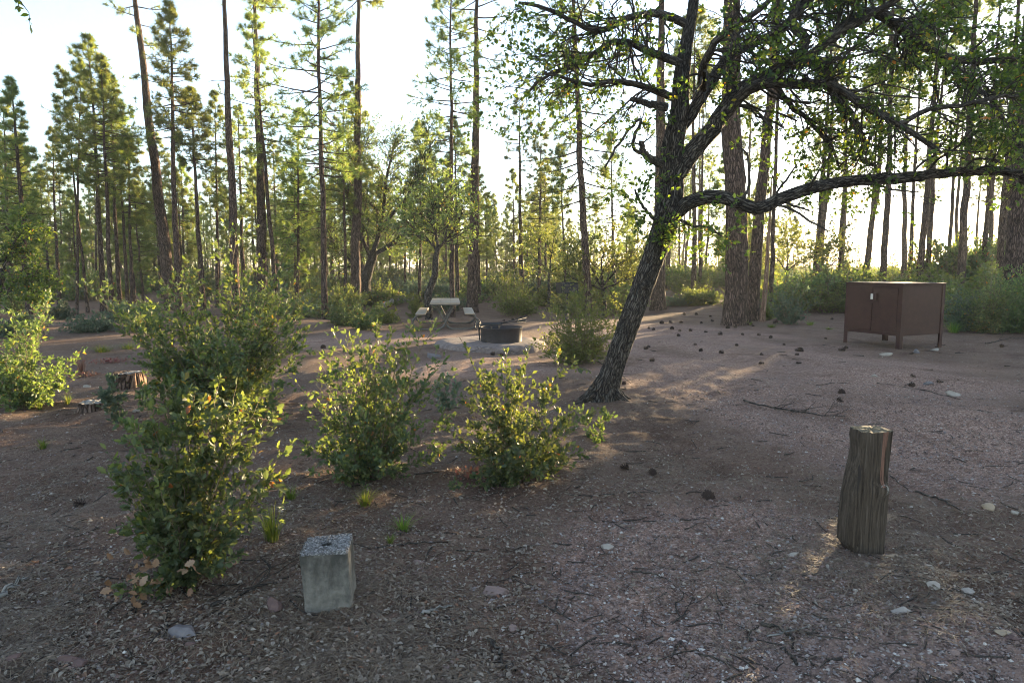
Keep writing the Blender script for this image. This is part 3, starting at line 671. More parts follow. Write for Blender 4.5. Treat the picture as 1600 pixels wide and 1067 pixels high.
# ------------------------------------------------------------------ oaks
def guide(pts, dep, n, r0, r1, origin):
    """pts: list of (px, py, depth offset); returns a local polyline and radii, smoothly resampled"""
    Q = np.array([P3(a, b, dep + c) for a, b, c in pts]) - origin
    L = np.concatenate([[0], np.cumsum(np.linalg.norm(np.diff(Q, axis=0), axis=1))]); t = np.linspace(0, L[-1], n)
    P = np.stack([np.interp(t, L, Q[:, i]) for i in range(3)], -1)
    for _ in range(2): P[1:-1] = .25 * P[:-2] + .5 * P[1:-1] + .25 * P[2:]
    return P, np.linspace(r0, r1, n)
def leaves_on(mb, P, R, rs, m, size, tpl, mat=0, tr=(.25, 1.0), spread=(.5, 1.2), up=.15, wr=1.0, tipn=1):
    idx = np.repeat(np.arange(len(P)), m); t = rs.uniform(tr[0], tr[1], len(idx)); t[::m] = 1.0
    o, T, r = samp(P, R, idx, np.minimum(t, .999)); a = rs.uniform(*spread, len(idx))[:, None]; a[::m] *= .35
    D = unit(np.cos(a) * T + np.sin(a) * perp(T, rs) + np.array([0, 0, up])); L = rs.uniform(*size, len(idx))
    nz = unit(rs.randn(len(idx), 3) * .75 + np.array([0, 0, .9]))
    stamp(mb, tpl, o, D, L, L * wr, rs, mat, nz)

def big_oak():
    rs = RS(71); B = gp(946, 628); dep = B[1]
    e = empty('oak_tree', B, 'big leaning oak with dark furrowed bark and spreading crooked limbs over the clearing', 'tree')
    tr = [(942, 634, 0), (946, 612, 0), (958, 575, 0), (978, 520, 0), (1000, 460, 0), (1022, 400, .02), (1040, 350, .05), (1050, 300, .08), (1048, 262, .1), (1052, 220, .12), (1062, 180, .15), (1064, 130, .2), (1070, 80, .3), (1082, 20, .4), (1090, -60, .5), (1100, -150, .6)]
    P, R = guide(tr, dep, 90, .2, .1, B)
    z = P[:, 2]; px2m = dep / FPX
    w = np.interp(z, [-.1, 0, .12, .5, 1.2, 1.9, 2.3, 2.8, 3.15, 3.85, 4.6], np.array([62, 46, 38, 33, 32, 35, 39, 36, 31, 24, 16]) * .5 * px2m)
    mb = MB(); P[0, 2] -= .12
    tube(mb, P, w, 56, 0, .035, rs)
    for ang in (2.6, 3.5, 5.6, .4):           # buttress roots
        a = np.array([math.cos(ang), math.sin(ang) * .7, 0]); q = np.array([[0, 0, .32], a * .12 + [0, 0, .16], a * .24 + [0, 0, .05], a * .42 + [0, 0, -.05]]) + P[2] * [1, 1, 0]
        tube(mb, q, np.array([.075, .07, .05, .025]), 14, 0, .06, rs)
    # knot
    kp = P3(1008, 447, dep - .12) - B; tube(mb, np.array([kp + [0, .03, 0], kp, kp - [0, .035, 0]]), np.array([.07, .06, .02]), 12, 0, .1, rs)
    mb.obj('trunk', M['obark'], e)
    G = [  # guides: points, radii px
     ([(1046, 345, .02), (1070, 318, -.05), (1098, 303, -.15), (1130, 308, -.25), (1160, 322, -.3), (1182, 332, -.3), (1208, 318, -.3), (1240, 302, -.32), (1290, 290, -.3), (1340, 284, -.3), (1420, 281, -.25), (1500, 273, -.2), (1522, 267, -.2), (1570, 272, -.15), (1640, 290, -.1), (1720, 300, 0)], 10.5, 5),
     ([(1050, 285, .05), (1080, 238, .1), (1110, 208, .15), (1128, 180, .2), (1160, 140, .25), (1205, 120, .3), (1250, 94, .3), (1272, 92, .3), (1294, 118, .3), (1312, 152, .28), (1328, 182, .25)], 15, 8.5),
     ([(1055, 215, .12), (1085, 170, .2), (1108, 138, .25), (1130, 98, .3), (1150, 75, .4), (1190, 68, .4), (1225, 50, .4), (1250, 20, .4), (1285, -30, .5), (1330, -90, .6)], 10, 5),
     ([(1130, 185, .2), (1170, 135, 0), (1210, 125, -.1), (1240, 135, -.2), (1275, 128, -.3), (1310, 130, -.35), (1345, 165, -.4), (1385, 185, -.45), (1425, 205, -.5), (1470, 240, -.5)], 9, 3),
     ([(1250, 95, .3), (1262, 60, .3), (1235, 40, .3), (1245, 10, .4), (1240, -40, .5)], 8, 5),
     ([(1262, 92, .3), (1300, 60, .2), (1330, 40, .1), (1360, 25, 0), (1400, 0, -.1), (1450, -30, -.2)], 8, 4),
     ([(1300, 60, .2), (1360, 10, .3), (1400, 40, .4), (1430, 62, .45), (1470, 92, .5), (1530, 98, .6), (1600, 90, .6), (1680, 70, .6)], 9, 4),
     ([(1058, 155, .15), (1020, 140, .1), (980, 130, 0), (950, 128, -.1), (915, 135, -.2), (880, 120, -.3), (850, 115, -.35)], 6, 2),
     ([(1066, 100, .2), (1030, 88, .3), (990, 70, .35), (960, 62, .3), (920, 90, .2), (880, 110, .1), (850, 118, 0), (820, 150, 0)], 7, 2),
     ([(1075, 40, .4), (1030, 20, .2), (980, 28, 0), (930, 55, -.2), (890, 30, -.3), (850, 10, -.3), (810, 5, -.3)], 7, 2),
     ([(1046, 262, .1), (1018, 250, .05), (1004, 238, 0), (1002, 220, 0)], 8, 4),
     ([(1042, 168, .15), (1010, 162, .1), (985, 155, 0)], 7, 3),
     ([(1004, 240, 0), (985, 232, -.1), (1005, 180, -.15), (985, 200, -.1), (960, 235, -.1), (945, 262, -.1)], 3, 1.5),
     ([(1330, 182, .25), (1350, 220, .2), (1345, 250, .2), (1370, 262, .1)], 7, 2),
     ([(1405, 195, -.45), (1450, 170, -.5), (1500, 165, -.6), (1570, 150, -.7), (1640, 150, -.8)], 4, 2),
     ([(1470, 95, .5), (1510, 130, .5), (1545, 150, .4), (1575, 200, .4), (1600, 240, .3)], 5, 2),
     ([(1205, 120, .3), (1230, 160, .3), (1265, 190, .4), (1300, 230, .4), (1310, 260, .4)], 5, 2),
     ([(1040, 352, 0), (1018, 340, -.15), (1000, 318, -.25), (992, 296, -.3)], 4, 1.5),
     ([(1052, 340, 0), (1080, 352, -.25), (1110, 356, -.35), (1130, 372, -.4)], 3, 1.2),
     ([(1100, 140, .2), (1095, 110, -.2), (1120, 60, -.5), (1180, 20, -.7), (1230, -20, -.9)], 7, 3)]
    mt = MB(); ml = MB(); first = True
    for gi, (pts, ra, rb) in enumerate(G):
        n = 40 if ra > 10 else 22
        g, r = guide(pts, dep, n, ra * px2m * 1.0, rb * px2m, B)
        g[1:-1] += rs.randn(len(g) - 2, 3) * .006
        mm = MB() if ra >= 10 else mt
        if ra >= 10: g[1:-1] += np.cumsum(rs.randn(len(g) - 2, 3), 0) * .003 + rs.randn(len(g) - 2, 3) * .006
        tube(mm, g, r, 22 if ra > 10 else 9, 0, .05 if ra > 5 else .02, rs)
        if ra >= 10: mm.obj('limb', M['obark'], e)
        Ln = float(np.linalg.norm(np.diff(g, axis=0), axis=1).sum())
        gp_ = g[None]; gr = r[None]
        dn = {0: 4.5, 1: 9, 3: 13, 4: 9, 5: 18, 6: 18, 14: 20, 15: 20, 16: 18, 13: 18, 2: 14, 10: 2, 11: 3, 12: 3, 17: 10, 18: 12}.get(gi, 13)
        m1 = max(2, int(Ln * dn)); t0 = {0: .12, 1: .35, 2: .3, 3: .2}.get(gi, .15)
        L1, R1 = grow(gp_, gr, rs, m1, (t0, 1.0), (.35, .95) if gi not in (10, 11, 12, 17, 18) else (.12, .3), (.6, 1.5), 7, -.05 if gi != 0 else .1, .5, .35, .004, .35, True, -.25)
        R1 = np.minimum(R1, .014)
        tubes(mt, L1, R1, 5, 0)
        L2, R2 = grow(L1, R1, rs, 6, (.15, 1.0), (.14, .45), (.4, 1.1), 5, 0, .45, .6, .0022, .5, True, -.15); R2 = np.minimum(R2, .0055)
        tubes(mt, L2, R2, 3, 0)
        leafy = np.where(rs.uniform(0, 1, len(L2)) < ({0: .35, 1: .5, 2: .5, 3: .6, 4: .5, 12: .4, 19: .5, 13: .7, 5: .85, 6: .9, 14: .9, 15: .9, 16: .8}.get(gi, .66)))[0]
        L3, R3 = grow(L2[leafy], R2[leafy], rs, 3, (.3, 1.0), (.06, .15), (.4, 1.0), 4, .1, .3, .7, .0015, .5, True)
        tubes(mt, L3, R3, 3, 0)
        leaves_on(ml, L3, R3, rs, 5, (.030, .060), LEAF_O, 0, (.2, 1), (.5, 1.2), .1, 1.15)
    mt.obj('twigs', M['twig'], e)
    ml.obj('crown', M['oak'], e)
    # bright sprouts low on the trunk
    ms = MB(); base = np.array([P3(a, b, dep - .22) - B for a, b in ((1010, 372), (1025, 362), (1040, 358), (1055, 352), (1075, 356), (1100, 360), (1035, 375), (1128, 372), (1015, 350), (1050, 365))])
    S0 = np.stack([base + np.array([0, .1, 0]), base], 1); S, SR = grow(S0, np.full((len(S0), 2), .003), rs, 5, (.2, 1), (.08, .2), (.3, 1.5), 5, .1, .4, .8, .0015, .5, True)
    tubes(ms, S, SR, 3, 0); leaves_on(ms, S, SR, rs, 7, (.03, .055), LEAF_M, 1, (.2, 1), (.5, 1.2), .1, 1.2)
    ms.obj('sprouts', [M['twig'], M['oak']], e)
big_oak()

def small_oak(base, label, trunk_pts, w0, limbs, seed, leafn=5, mat='oak', lsize=(.05, .085), m1=12, depoff=0, d=None, l1=(.6, 1.4), l2=(.25, .6), frac=.95, m2=9, group=None):
    rs = RS(seed); B = gp(*base) if d is None else at(base[0], d); dep = B[1]; e = empty('oak_tree', B, label, 'tree', group)
    s = axd(B) / FPX; P, R = guide([(a, b, 0) for a, b in trunk_pts], dep, 24, w0 / 2 * s * 1.0, w0 / 2 * s * .62, B); P[0, 2] = -.15
    mb = MB(); tube(mb, P, R, 20, 0, .06, rs); mt = MB(); ml = MB()
    for pts, ra in limbs:
        g, r = guide([(a, b, c) for a, b, c in pts], dep, 18, ra * .4 * s, ra * .1 * s, B); g[1:-1] += rs.randn(len(g) - 2, 3) * .012
        tube(mb, g, r, 8, 0, .05, rs)
        Ln = float(np.linalg.norm(np.diff(g, axis=0), axis=1).sum())
        L1, R1 = grow(g[None], r[None], rs, max(4, int(Ln * m1)), (.12, 1), l1, (.4, 1.4), 6, .15, .4, .5, .005, .35, True); R1 = np.minimum(R1, .016)
        tubes(mt, L1, R1, 4, 0)
        L2, R2 = grow(L1, R1, rs, m2, (.2, 1), l2, (.4, 1.1), 4, .05, .4, .6, .003, .5, True); tubes(mt, L2, R2, 3, 0)
        k = rs.uniform(0, 1, len(L2)) < frac
        leaves_on(ml, L2[k], R2[k], rs, int(leafn * 1.8), lsize, LEAF_S, 0, (.15, 1), (.5, 1.3), .1, 1.1)
    mb.obj('trunk', M['obark'], e); mt.obj('twigs', M['twig'], e); ml.obj('crown', M[mat], e); return e
small_oak((577, 478), 'crooked little oak with a forked dark trunk left of the picnic table', [(577, 490), (572, 465), (570, 440), (580, 410), (585, 392)], 20,
 [([(583, 400, 0), (600, 388, 0), (625, 372, 0), (650, 352, .3), (680, 330, .5), (705, 300, .5)], 9), ([(582, 398, 0), (592, 365, .2), (600, 330, .2), (602, 290, .3), (610, 250, .3), (620, 215, .3)], 10),
  ([(580, 405, 0), (565, 370, -.3), (550, 340, -.5), (540, 300, -.5), (560, 250, -.4), (575, 215, -.3)], 8), ([(572, 430, 0), (540, 400, .3), (515, 370, .5), (500, 330, .5), (505, 290, .5)], 6),
  ([(600, 350, .2), (635, 310, -.4), (660, 270, -.7), (675, 230, -.8), (665, 200, -.8)], 7), ([(640, 360, .2), (675, 352, 0), (700, 340, -.2), (720, 310, -.3)], 5), ([(590, 330, 0), (560, 300, .6), (530, 260, .8), (525, 230, .8)], 5)], 81, 6, 'bush', (.06, .10), m1=15)
small_oak((672, 470), 'small twisted oak directly behind the picnic table', [(670, 480), (668, 460), (680, 430), (682, 400), (685, 382)], 12,
 [([(684, 390, 0), (700, 372, 0), (715, 350, 0), (722, 330, 0)], 6), ([(684, 392, 0), (665, 370, 0), (645, 355, .2), (632, 345, .3)], 5), ([(685, 388, 0), (680, 360, .4), (672, 335, .5), (690, 300, .5)], 6)], 82, 6, 'bush', (.06, .10), d=21, m1=15, frac=.75)
small_oak((905, 470), 'bright yellow green bushy oak between the drooping-limbed pine and the leaning oak', [(945, 478), (942, 455), (940, 430)], 7,
 [([(941, 450, 0), (960, 425, 0), (985, 400, 0), (1000, 385, 0)], 4), ([(941, 450, 0), (925, 420, .3), (905, 395, .4), (885, 380, .4)], 4), ([(940, 440, 0), (940, 410, -.4), (945, 380, -.5), (950, 360, -.5)], 4), ([(941, 452, 0), (970, 440, -.5), (1000, 430, -.6)], 4), ([(941, 452, 0), (905, 440, -.5), (880, 425, -.6)], 4)], 83, 7, 'bush_pale', (.07, .11), 5, d=24, l1=(.6, 1.3))
small_oak((20, 500), 'dark low oak with an orange dead spray at the left photo edge', [(-14, 520), (-10, 480), (0, 450), (5, 420)], 12,
 [([(2, 440, 0), (20, 425, 0), (50, 430, 0), (80, 440, 0)], 5), ([(5, 430, 0), (10, 400, 0), (30, 370, .2), (45, 350, .2)], 6), ([(3, 430, 0), (-25, 400, 0), (-40, 350, 0)], 6), ([(0, 450, 0), (25, 455, -.4), (60, 462, -.6)], 4)], 84, 6, d=15, m1=12, l1=(.25, .6), l2=(.15, .35))
small_oak((1240, 450), 'small yellow green oak sapling behind the whippy bush', [(1228, 452), (1228, 430), (1230, 415)], 5,
 [([(1229, 425, 0), (1215, 405, 0), (1200, 385, 0)], 3), ([(1229, 420, 0), (1232, 395, 0), (1230, 372, .2)], 3), ([(1229, 425, 0), (1250, 405, 0), (1262, 392, 0)], 3)], 85, 7, 'bush_pale', (.08, .12), 5, d=27)
small_oak((1290, 450), 'yellow green oak sapling between the whippy bush and locker', [(1288, 450), (1290, 425), (1292, 410)], 5,
 [([(1291, 420, 0), (1275, 400, 0), (1268, 385, 0)], 3), ([(1291, 415, 0), (1295, 390, 0), (1298, 368, .2)], 3), ([(1291, 420, 0), (1312, 402, 0), (1318, 385, 0)], 3)], 86, 7, 'bush_pale', (.08, .12), 5, d=28)
small_oak((870, 440), 'pale bushy oak between the half-dead pine and small slender pine', [(858, 448), (858, 430), (860, 415)], 5,
 [([(859, 425, 0), (840, 408, 0), (828, 395, 0)], 3), ([(859, 420, 0), (862, 395, 0), (866, 370, .2)], 3), ([(859, 425, 0), (882, 410, 0), (896, 400, 0)], 3)], 87, 7, 'bush_pale', (.08, .12), 5, d=30)

# overhanging branch of an oak standing outside the left photo edge
def side_oak():
    rs = RS(91); B = np.array([-6.0, 4.2, float(HG(-6.0, 4.2))]); e = empty('oak_tree', B, 'oak outside the photo whose twig tips hang into the top left corner', 'tree')
    mb = MB(); P = np.array([[0, 0, -.1], [.1, 0, .8], [.3, .05, 1.7], [.6, .1, 2.4], [.9, .15, 3.0]]); tube(mb, P, np.array([.16, .12, .1, .08, .06]), 16, 0, .04, rs); mb.obj('trunk', M['obark'], e)
    tip = P3(30, 12, 4.4) - B; tip2 = P3(47, 42, 4.4) - B
    mt = MB(); ml = MB()
    g = np.array([P[3], P[3] + [.6, .1, .6], tip + [-.6, 0, 1.0], tip + [-.1, 0, .45], tip + [-.01, 0, .05], tip]); tube(mt, g, np.array([.03, .022, .014, .008, .003, .002]), 6, 0)
    h = np.array([g[3], tip2 + [-.12, 0, .25], tip2 + [.0, 0, .08], tip2]); tube(mt, h, np.array([.006, .004, .002, .0012]), 5, 0)
    for q, k in ((g, 9), (h, 7)):
        A = q[-2:][None]; leaves_on(ml, A, np.full((1, 2), .002), rs, k, (.03, .05), LEAF_M, 0, (-.2, 1), (.5, 1.3), .1, 1.15)
    L1, R1 = grow(g[None], np.full((1, 6), .01), rs, 14, (.2, .55), (.3, .6), (.5, 1.2), 5, .3, .4, .5, .003, .4, True); tubes(mt, L1, R1, 4, 0)
    leaves_on(ml, L1, R1, rs, 14, (.03, .05), LEAF_M, 0, (.2, 1), (.5, 1.2), .1, 1.15)
    mt.obj('twigs', M['twig'], e); ml.obj('crown', M['oak'], e)
side_oak()

# ------------------------------------------------------------------ bushes
def whip_bush(base, label, whips, nstem, hw, hh, seed, leaf=(.022, .036), tpl=LEAF_S, mat='bush', spray=6, lm=9, dead=0, d=None, width_l=1.0, spread=.55, name='oak_bush', group='bushy oak sprouts around the clearing', sub_l=(.14, .34), low=.0, depth=1.0):
    rs = RS(seed); B = gp(*base) if d is None else at(base[0], d); e = empty(name, B, label, 'bush', group)
    leaf = (leaf[0] * .85, leaf[1] * 1.45); mb = MB(); ml = MB(); n = 10; S = []
    for wx, wy in whips:
        tip = P3(wx, wy, B[1] + rs.uniform(-.15, .15) * hw) - B; a = rs.uniform(0, 6.28); r = hw * .10
        b0 = np.array([r * math.cos(a), r * math.sin(a), -.03]); t = np.linspace(0, 1, n)[:, None]
        c = b0 + (tip - b0) * t; c[:, :2] += ((t ** 1.6 - t) * (tip - b0)[:2]) * .6; c[1:-1] += rs.randn(n - 2, 3) * .008
        S.append(c)
    nw = len(S)
    for i in range(nstem):
        a = rs.uniform(0, 6.28); q = hw * rs.uniform(.1, 1) ** .6; r = hw * .13 * rs.uniform(0, 1)
        b0 = np.array([r * math.cos(a), r * math.sin(a), -.03]); hz = hh * (rs.uniform(.3, 1.12) if i % 4 else rs.uniform(.12, .4)) * (1 + .25 * math.sin(2 * a + seed)) * (1 - .2 * (q / hw) ** 2)
        tip = np.array([q * math.cos(a + rs.normal(0, .3)), q * math.sin(a + rs.normal(0, .3)) * depth, hz]); t = np.linspace(0, 1, n)[:, None]
        c = b0 + (tip - b0) * t; c[:, :2] += ((t ** 1.5 - t) * (tip - b0)[:2]) * .5; c[1:-1] += rs.randn(n - 2, 3) * .012 * hw
        S.append(c)
    S = np.array(S); L = np.linalg.norm(np.diff(S, axis=1), axis=2).sum(1)
    R = (.0028 + .0022 * L)[:, None] * np.linspace(1, .3, n)[None]
    tubes(mb, S, R, 5, 0)
    C, RC = grow(S, R, rs, spray, (.15, .9), sub_l, (.5, 1.1), 6, .25, .3, .6, .0015, .4); C = C; tubes(mb, C, RC, 3, 0)
    C2, RC2 = grow(C, RC, rs, 2, (.3, 1), (.3, .6), (.4, 1.0), 4, .2, .3, .7, .0012, .5); tubes(mb, C2, RC2, 3, 0)
    leaves_on(ml, S, R, rs, lm * 3, leaf, tpl, 0, (.07, 1), (.6, 1.25), .12, width_l)
    leaves_on(ml, C, RC, rs, lm, leaf, tpl, 0, (.1, 1), (.5, 1.2), .12, width_l)
    leaves_on(ml, C2, RC2, rs, max(3, lm // 2 + 1), leaf, tpl, 0, (.1, 1), (.5, 1.2), .12, width_l)
    # whip tips: dense leaf clusters
    if nw: 
        W, RW = grow(S[:nw], R[:nw], rs, 18, (.35, .98), (.03, .085), (.6, 1.2), 3, .3, .2, .6, .0015, .5, True); tubes(mb, W, RW, 3, 0); leaves_on(ml, W, RW, rs, 5, leaf, tpl, 0, (.1, 1), (.5, 1.2), .2, width_l)
    mb.obj('stems', M['stem'], e); ml.obj('foliage', M[mat], e)
    if dead:
        md = MB(); a = rs.uniform(3.6, 5.6, dead); r = rs.uniform(.35, .95, dead) * hw
        o = np.stack([r * np.cos(a) - .2 * hw, r * np.sin(a) - .1 * hw, rs.uniform(.03, .2, dead)], -1); D = unit(rs.randn(dead, 3) + [0, -.3, -.2]); Ld = rs.uniform(.03, .055, dead)
        stamp(md, LEAF_H, o, D, Ld, Ld * 1.1, rs, 0); md.obj('dead_leaves', M['deadleaf'], e)
    return e
whip_bush((300, 905), 'nearest oak bush, front left, with brown dead leaves at its foot', [(256, 600), (345, 590), (410, 612), (232, 672), (447, 742), (205, 800), (300, 640), (380, 640), (460, 690), (215, 730), (290, 600), (370, 600), (425, 650), (320, 620)], 34, .37, .84, 201, (.020, .036), LEAF_H, 'bush', 7, 8, 60)
whip_bush((345, 655), 'largest oak bush with long whips, behind the nearest bush', [(370, 352), (458, 372), (500, 470), (296, 425), (352, 430), (405, 400), (255, 440), (480, 520), (440, 460), (215, 500), (330, 450)], 90, 1.12, 1.5, 202, (.024, .044), LEAF_S, 'bush', 8, 13)
whip_bush((580, 745), 'middle foreground oak bush left of the fire ring pad', [(690, 488), (575, 545), (515, 545), (610, 515), (560, 520), (640, 530), (700, 560), (500, 640), (478, 700), (715, 650), (540, 520), (590, 505), (625, 560), (665, 600)], 42, .58, .86, 203, (.018, .034), LEAF_M, 'bush', 8, 9)
whip_bush((812, 748), 'foreground oak bush with three tall whips in front of the fire ring', [(720, 530), (826, 548), (884, 562), (752, 570), (800, 615), (705, 690), (940, 640), (930, 700), (770, 590), (860, 600), (735, 600), (790, 560)], 34, .55, .56, 204, (.018, .036), LEAF_M, 'bush', 8, 9)
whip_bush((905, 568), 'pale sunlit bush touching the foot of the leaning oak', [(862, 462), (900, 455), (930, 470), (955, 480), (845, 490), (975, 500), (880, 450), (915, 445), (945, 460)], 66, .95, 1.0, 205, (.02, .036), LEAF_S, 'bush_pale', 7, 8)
whip_bush((38, 637), 'oak bush at the left photo edge beside the stumps', [(80, 460), (78, 480), (20, 480), (95, 560), (55, 500), (-30, 520), (100, 600)], 40, .6, .95, 206, (.022, .04), LEAF_S, 'bush', 7, 8)
whip_bush((1232, 507), 'whippy thin grey green bush right of the thickest pine', [(1225, 425), (1205, 440), (1250, 432), (1262, 450), (1195, 455), (1282, 470)], 42, .60, .85, 207, (.028, .045), LEAF_S, 'sage', 5, 5)
whip_bush((1202, 500), 'narrow yellow green bush touching the whippy grey bush', [(1192, 440), (1200, 455), (1210, 460)], 16, .28, .55, 208, (.03, .05), LEAF_S, 'bush_pale', 5, 6)
whip_bush((1265, 478), 'small bright bush between the whippy bush and the locker', [(1275, 435), (1260, 445)], 22, .45, .75, 209, (.03, .05), LEAF_S, 'bush_pale', 6, 7)
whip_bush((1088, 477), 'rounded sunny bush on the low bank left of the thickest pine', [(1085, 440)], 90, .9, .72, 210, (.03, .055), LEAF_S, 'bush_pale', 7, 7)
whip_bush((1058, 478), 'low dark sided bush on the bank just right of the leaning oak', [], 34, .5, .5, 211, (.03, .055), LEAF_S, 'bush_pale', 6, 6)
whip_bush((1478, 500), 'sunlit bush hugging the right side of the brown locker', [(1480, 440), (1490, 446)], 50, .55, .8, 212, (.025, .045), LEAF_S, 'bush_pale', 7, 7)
for i, (bx, by, hw, hh, mt_, lab) in enumerate([
 (1508, 518, .55, 1.0, 'sage', 'grey green shrub right of the locker'), (1545, 521, .75, 1.42, 'bush', 'dense dark green shrub below the sun glow'), (1592, 521, .8, 1.5, 'bush', 'tall dark shrub at the right photo edge'),
 (1655, 521, .85, 1.6, 'bush', 'unseen dark shrub added for shade outside the right photo edge'), (1725, 521, .85, 1.6, 'bush', 'second unseen dark shrub added for shade outside the right photo edge'), (1572, 512, .7, 1.35, 'bush', 'green shrub between the two dark right edge shrubs'),  # the two beyond the right edge are added, unseen, to shade the foreground
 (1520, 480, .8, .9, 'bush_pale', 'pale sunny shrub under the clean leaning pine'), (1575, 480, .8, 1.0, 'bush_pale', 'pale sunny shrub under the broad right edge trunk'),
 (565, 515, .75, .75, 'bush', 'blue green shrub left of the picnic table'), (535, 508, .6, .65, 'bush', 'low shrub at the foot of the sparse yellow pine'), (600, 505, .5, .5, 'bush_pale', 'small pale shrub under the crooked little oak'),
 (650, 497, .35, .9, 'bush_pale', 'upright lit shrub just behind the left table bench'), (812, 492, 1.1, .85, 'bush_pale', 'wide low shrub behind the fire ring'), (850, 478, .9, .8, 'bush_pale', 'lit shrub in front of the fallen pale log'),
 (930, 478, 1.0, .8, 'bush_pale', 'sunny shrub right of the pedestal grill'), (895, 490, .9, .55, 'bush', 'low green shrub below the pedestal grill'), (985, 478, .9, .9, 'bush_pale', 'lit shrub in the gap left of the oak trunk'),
 (230, 512, .9, .7, 'bush', 'dark green shrub behind the largest oak bush'), (195, 500, .7, .6, 'sage', 'grey shrub at the foot of the left pine clump'), (150, 518, .8, .42, 'sage', 'low grey green shrub left of centre clearing edge'), (95, 500, .6, .6, 'sage', 'grey leafy shrub under the X-crossed thin pines'),
 (18, 525, .7, .4, 'sage', 'pale sage plant at the left photo edge'), (50, 512, .4, .35, 'sage', 'small pale sage plant right of the left edge one'), (455, 500, .8, .6, 'bush', 'shrub right of the twin bare trunks'), (745, 470, .5, .4, 'sage', 'tiny shrub beside the dark trunk on the trail')]):
    whip_bush((bx, by), lab, [], 90 if bx > 1500 and by > 500 else 46, hw, hh, 230 + i, (.03, .05) if by > 495 else (.04, .065), LEAF_S, mt_, 6, 6, group='shrubs around the edge of the clearing', name='shrub')

# undergrowth bushes further away: copies of four models
def bush_model(seed, hw, hh, mat):
    rs = RS(seed); mb = MB(); n = 6; k = 46; a = rs.uniform(0, 6.28, k); q = hw * rs.uniform(.1, 1, k) ** .6
    b0 = np.stack([.15 * hw * np.cos(a), .15 * hw * np.sin(a), np.full(k, -.05)], -1); tip = np.stack([q * np.cos(a), q * np.sin(a), hh * rs.uniform(.45, 1, k) * (1 - .4 * (q / hw) ** 2)], -1)
    t = np.linspace(0, 1, n)[None, :, None]; S = b0[:, None] + (tip - b0)[:, None] * t; S[:, 1:-1] += rs.randn(k, n - 2, 3) * .05
    R = np.full((k, n), .008); tubes(mb, S, R, 3, 0); C, RC = grow(S, R, rs, 6, (.2, 1), (.2, .45), (.4, 1.1), 4, .2, .3, .6, .004); tubes(mb, C, RC, 3, 0)
    leaves_on(mb, C, RC, rs, 8, (.06, .10), LEAF_S, 1, (.1, 1), (.5, 1.3), .1, 1.2); leaves_on(mb, S, R, rs, 10, (.06, .10), LEAF_S, 1, (.2, 1), (.5, 1.3), .1, 1.2)
    return mb.mesh('undergrowth_bush', [M['stem'], M[mat]])
BM = [bush_model(401, 1.2, 1.2, 'bush_pale'), bush_model(402, 1.0, 1.5, 'bush'), bush_model(403, 1.4, .8, 'sage'), bush_model(404, 1.1, 1.9, 'bush_pale'), bush_model(405, 1.3, .7, 'bush')]
MIDS = []
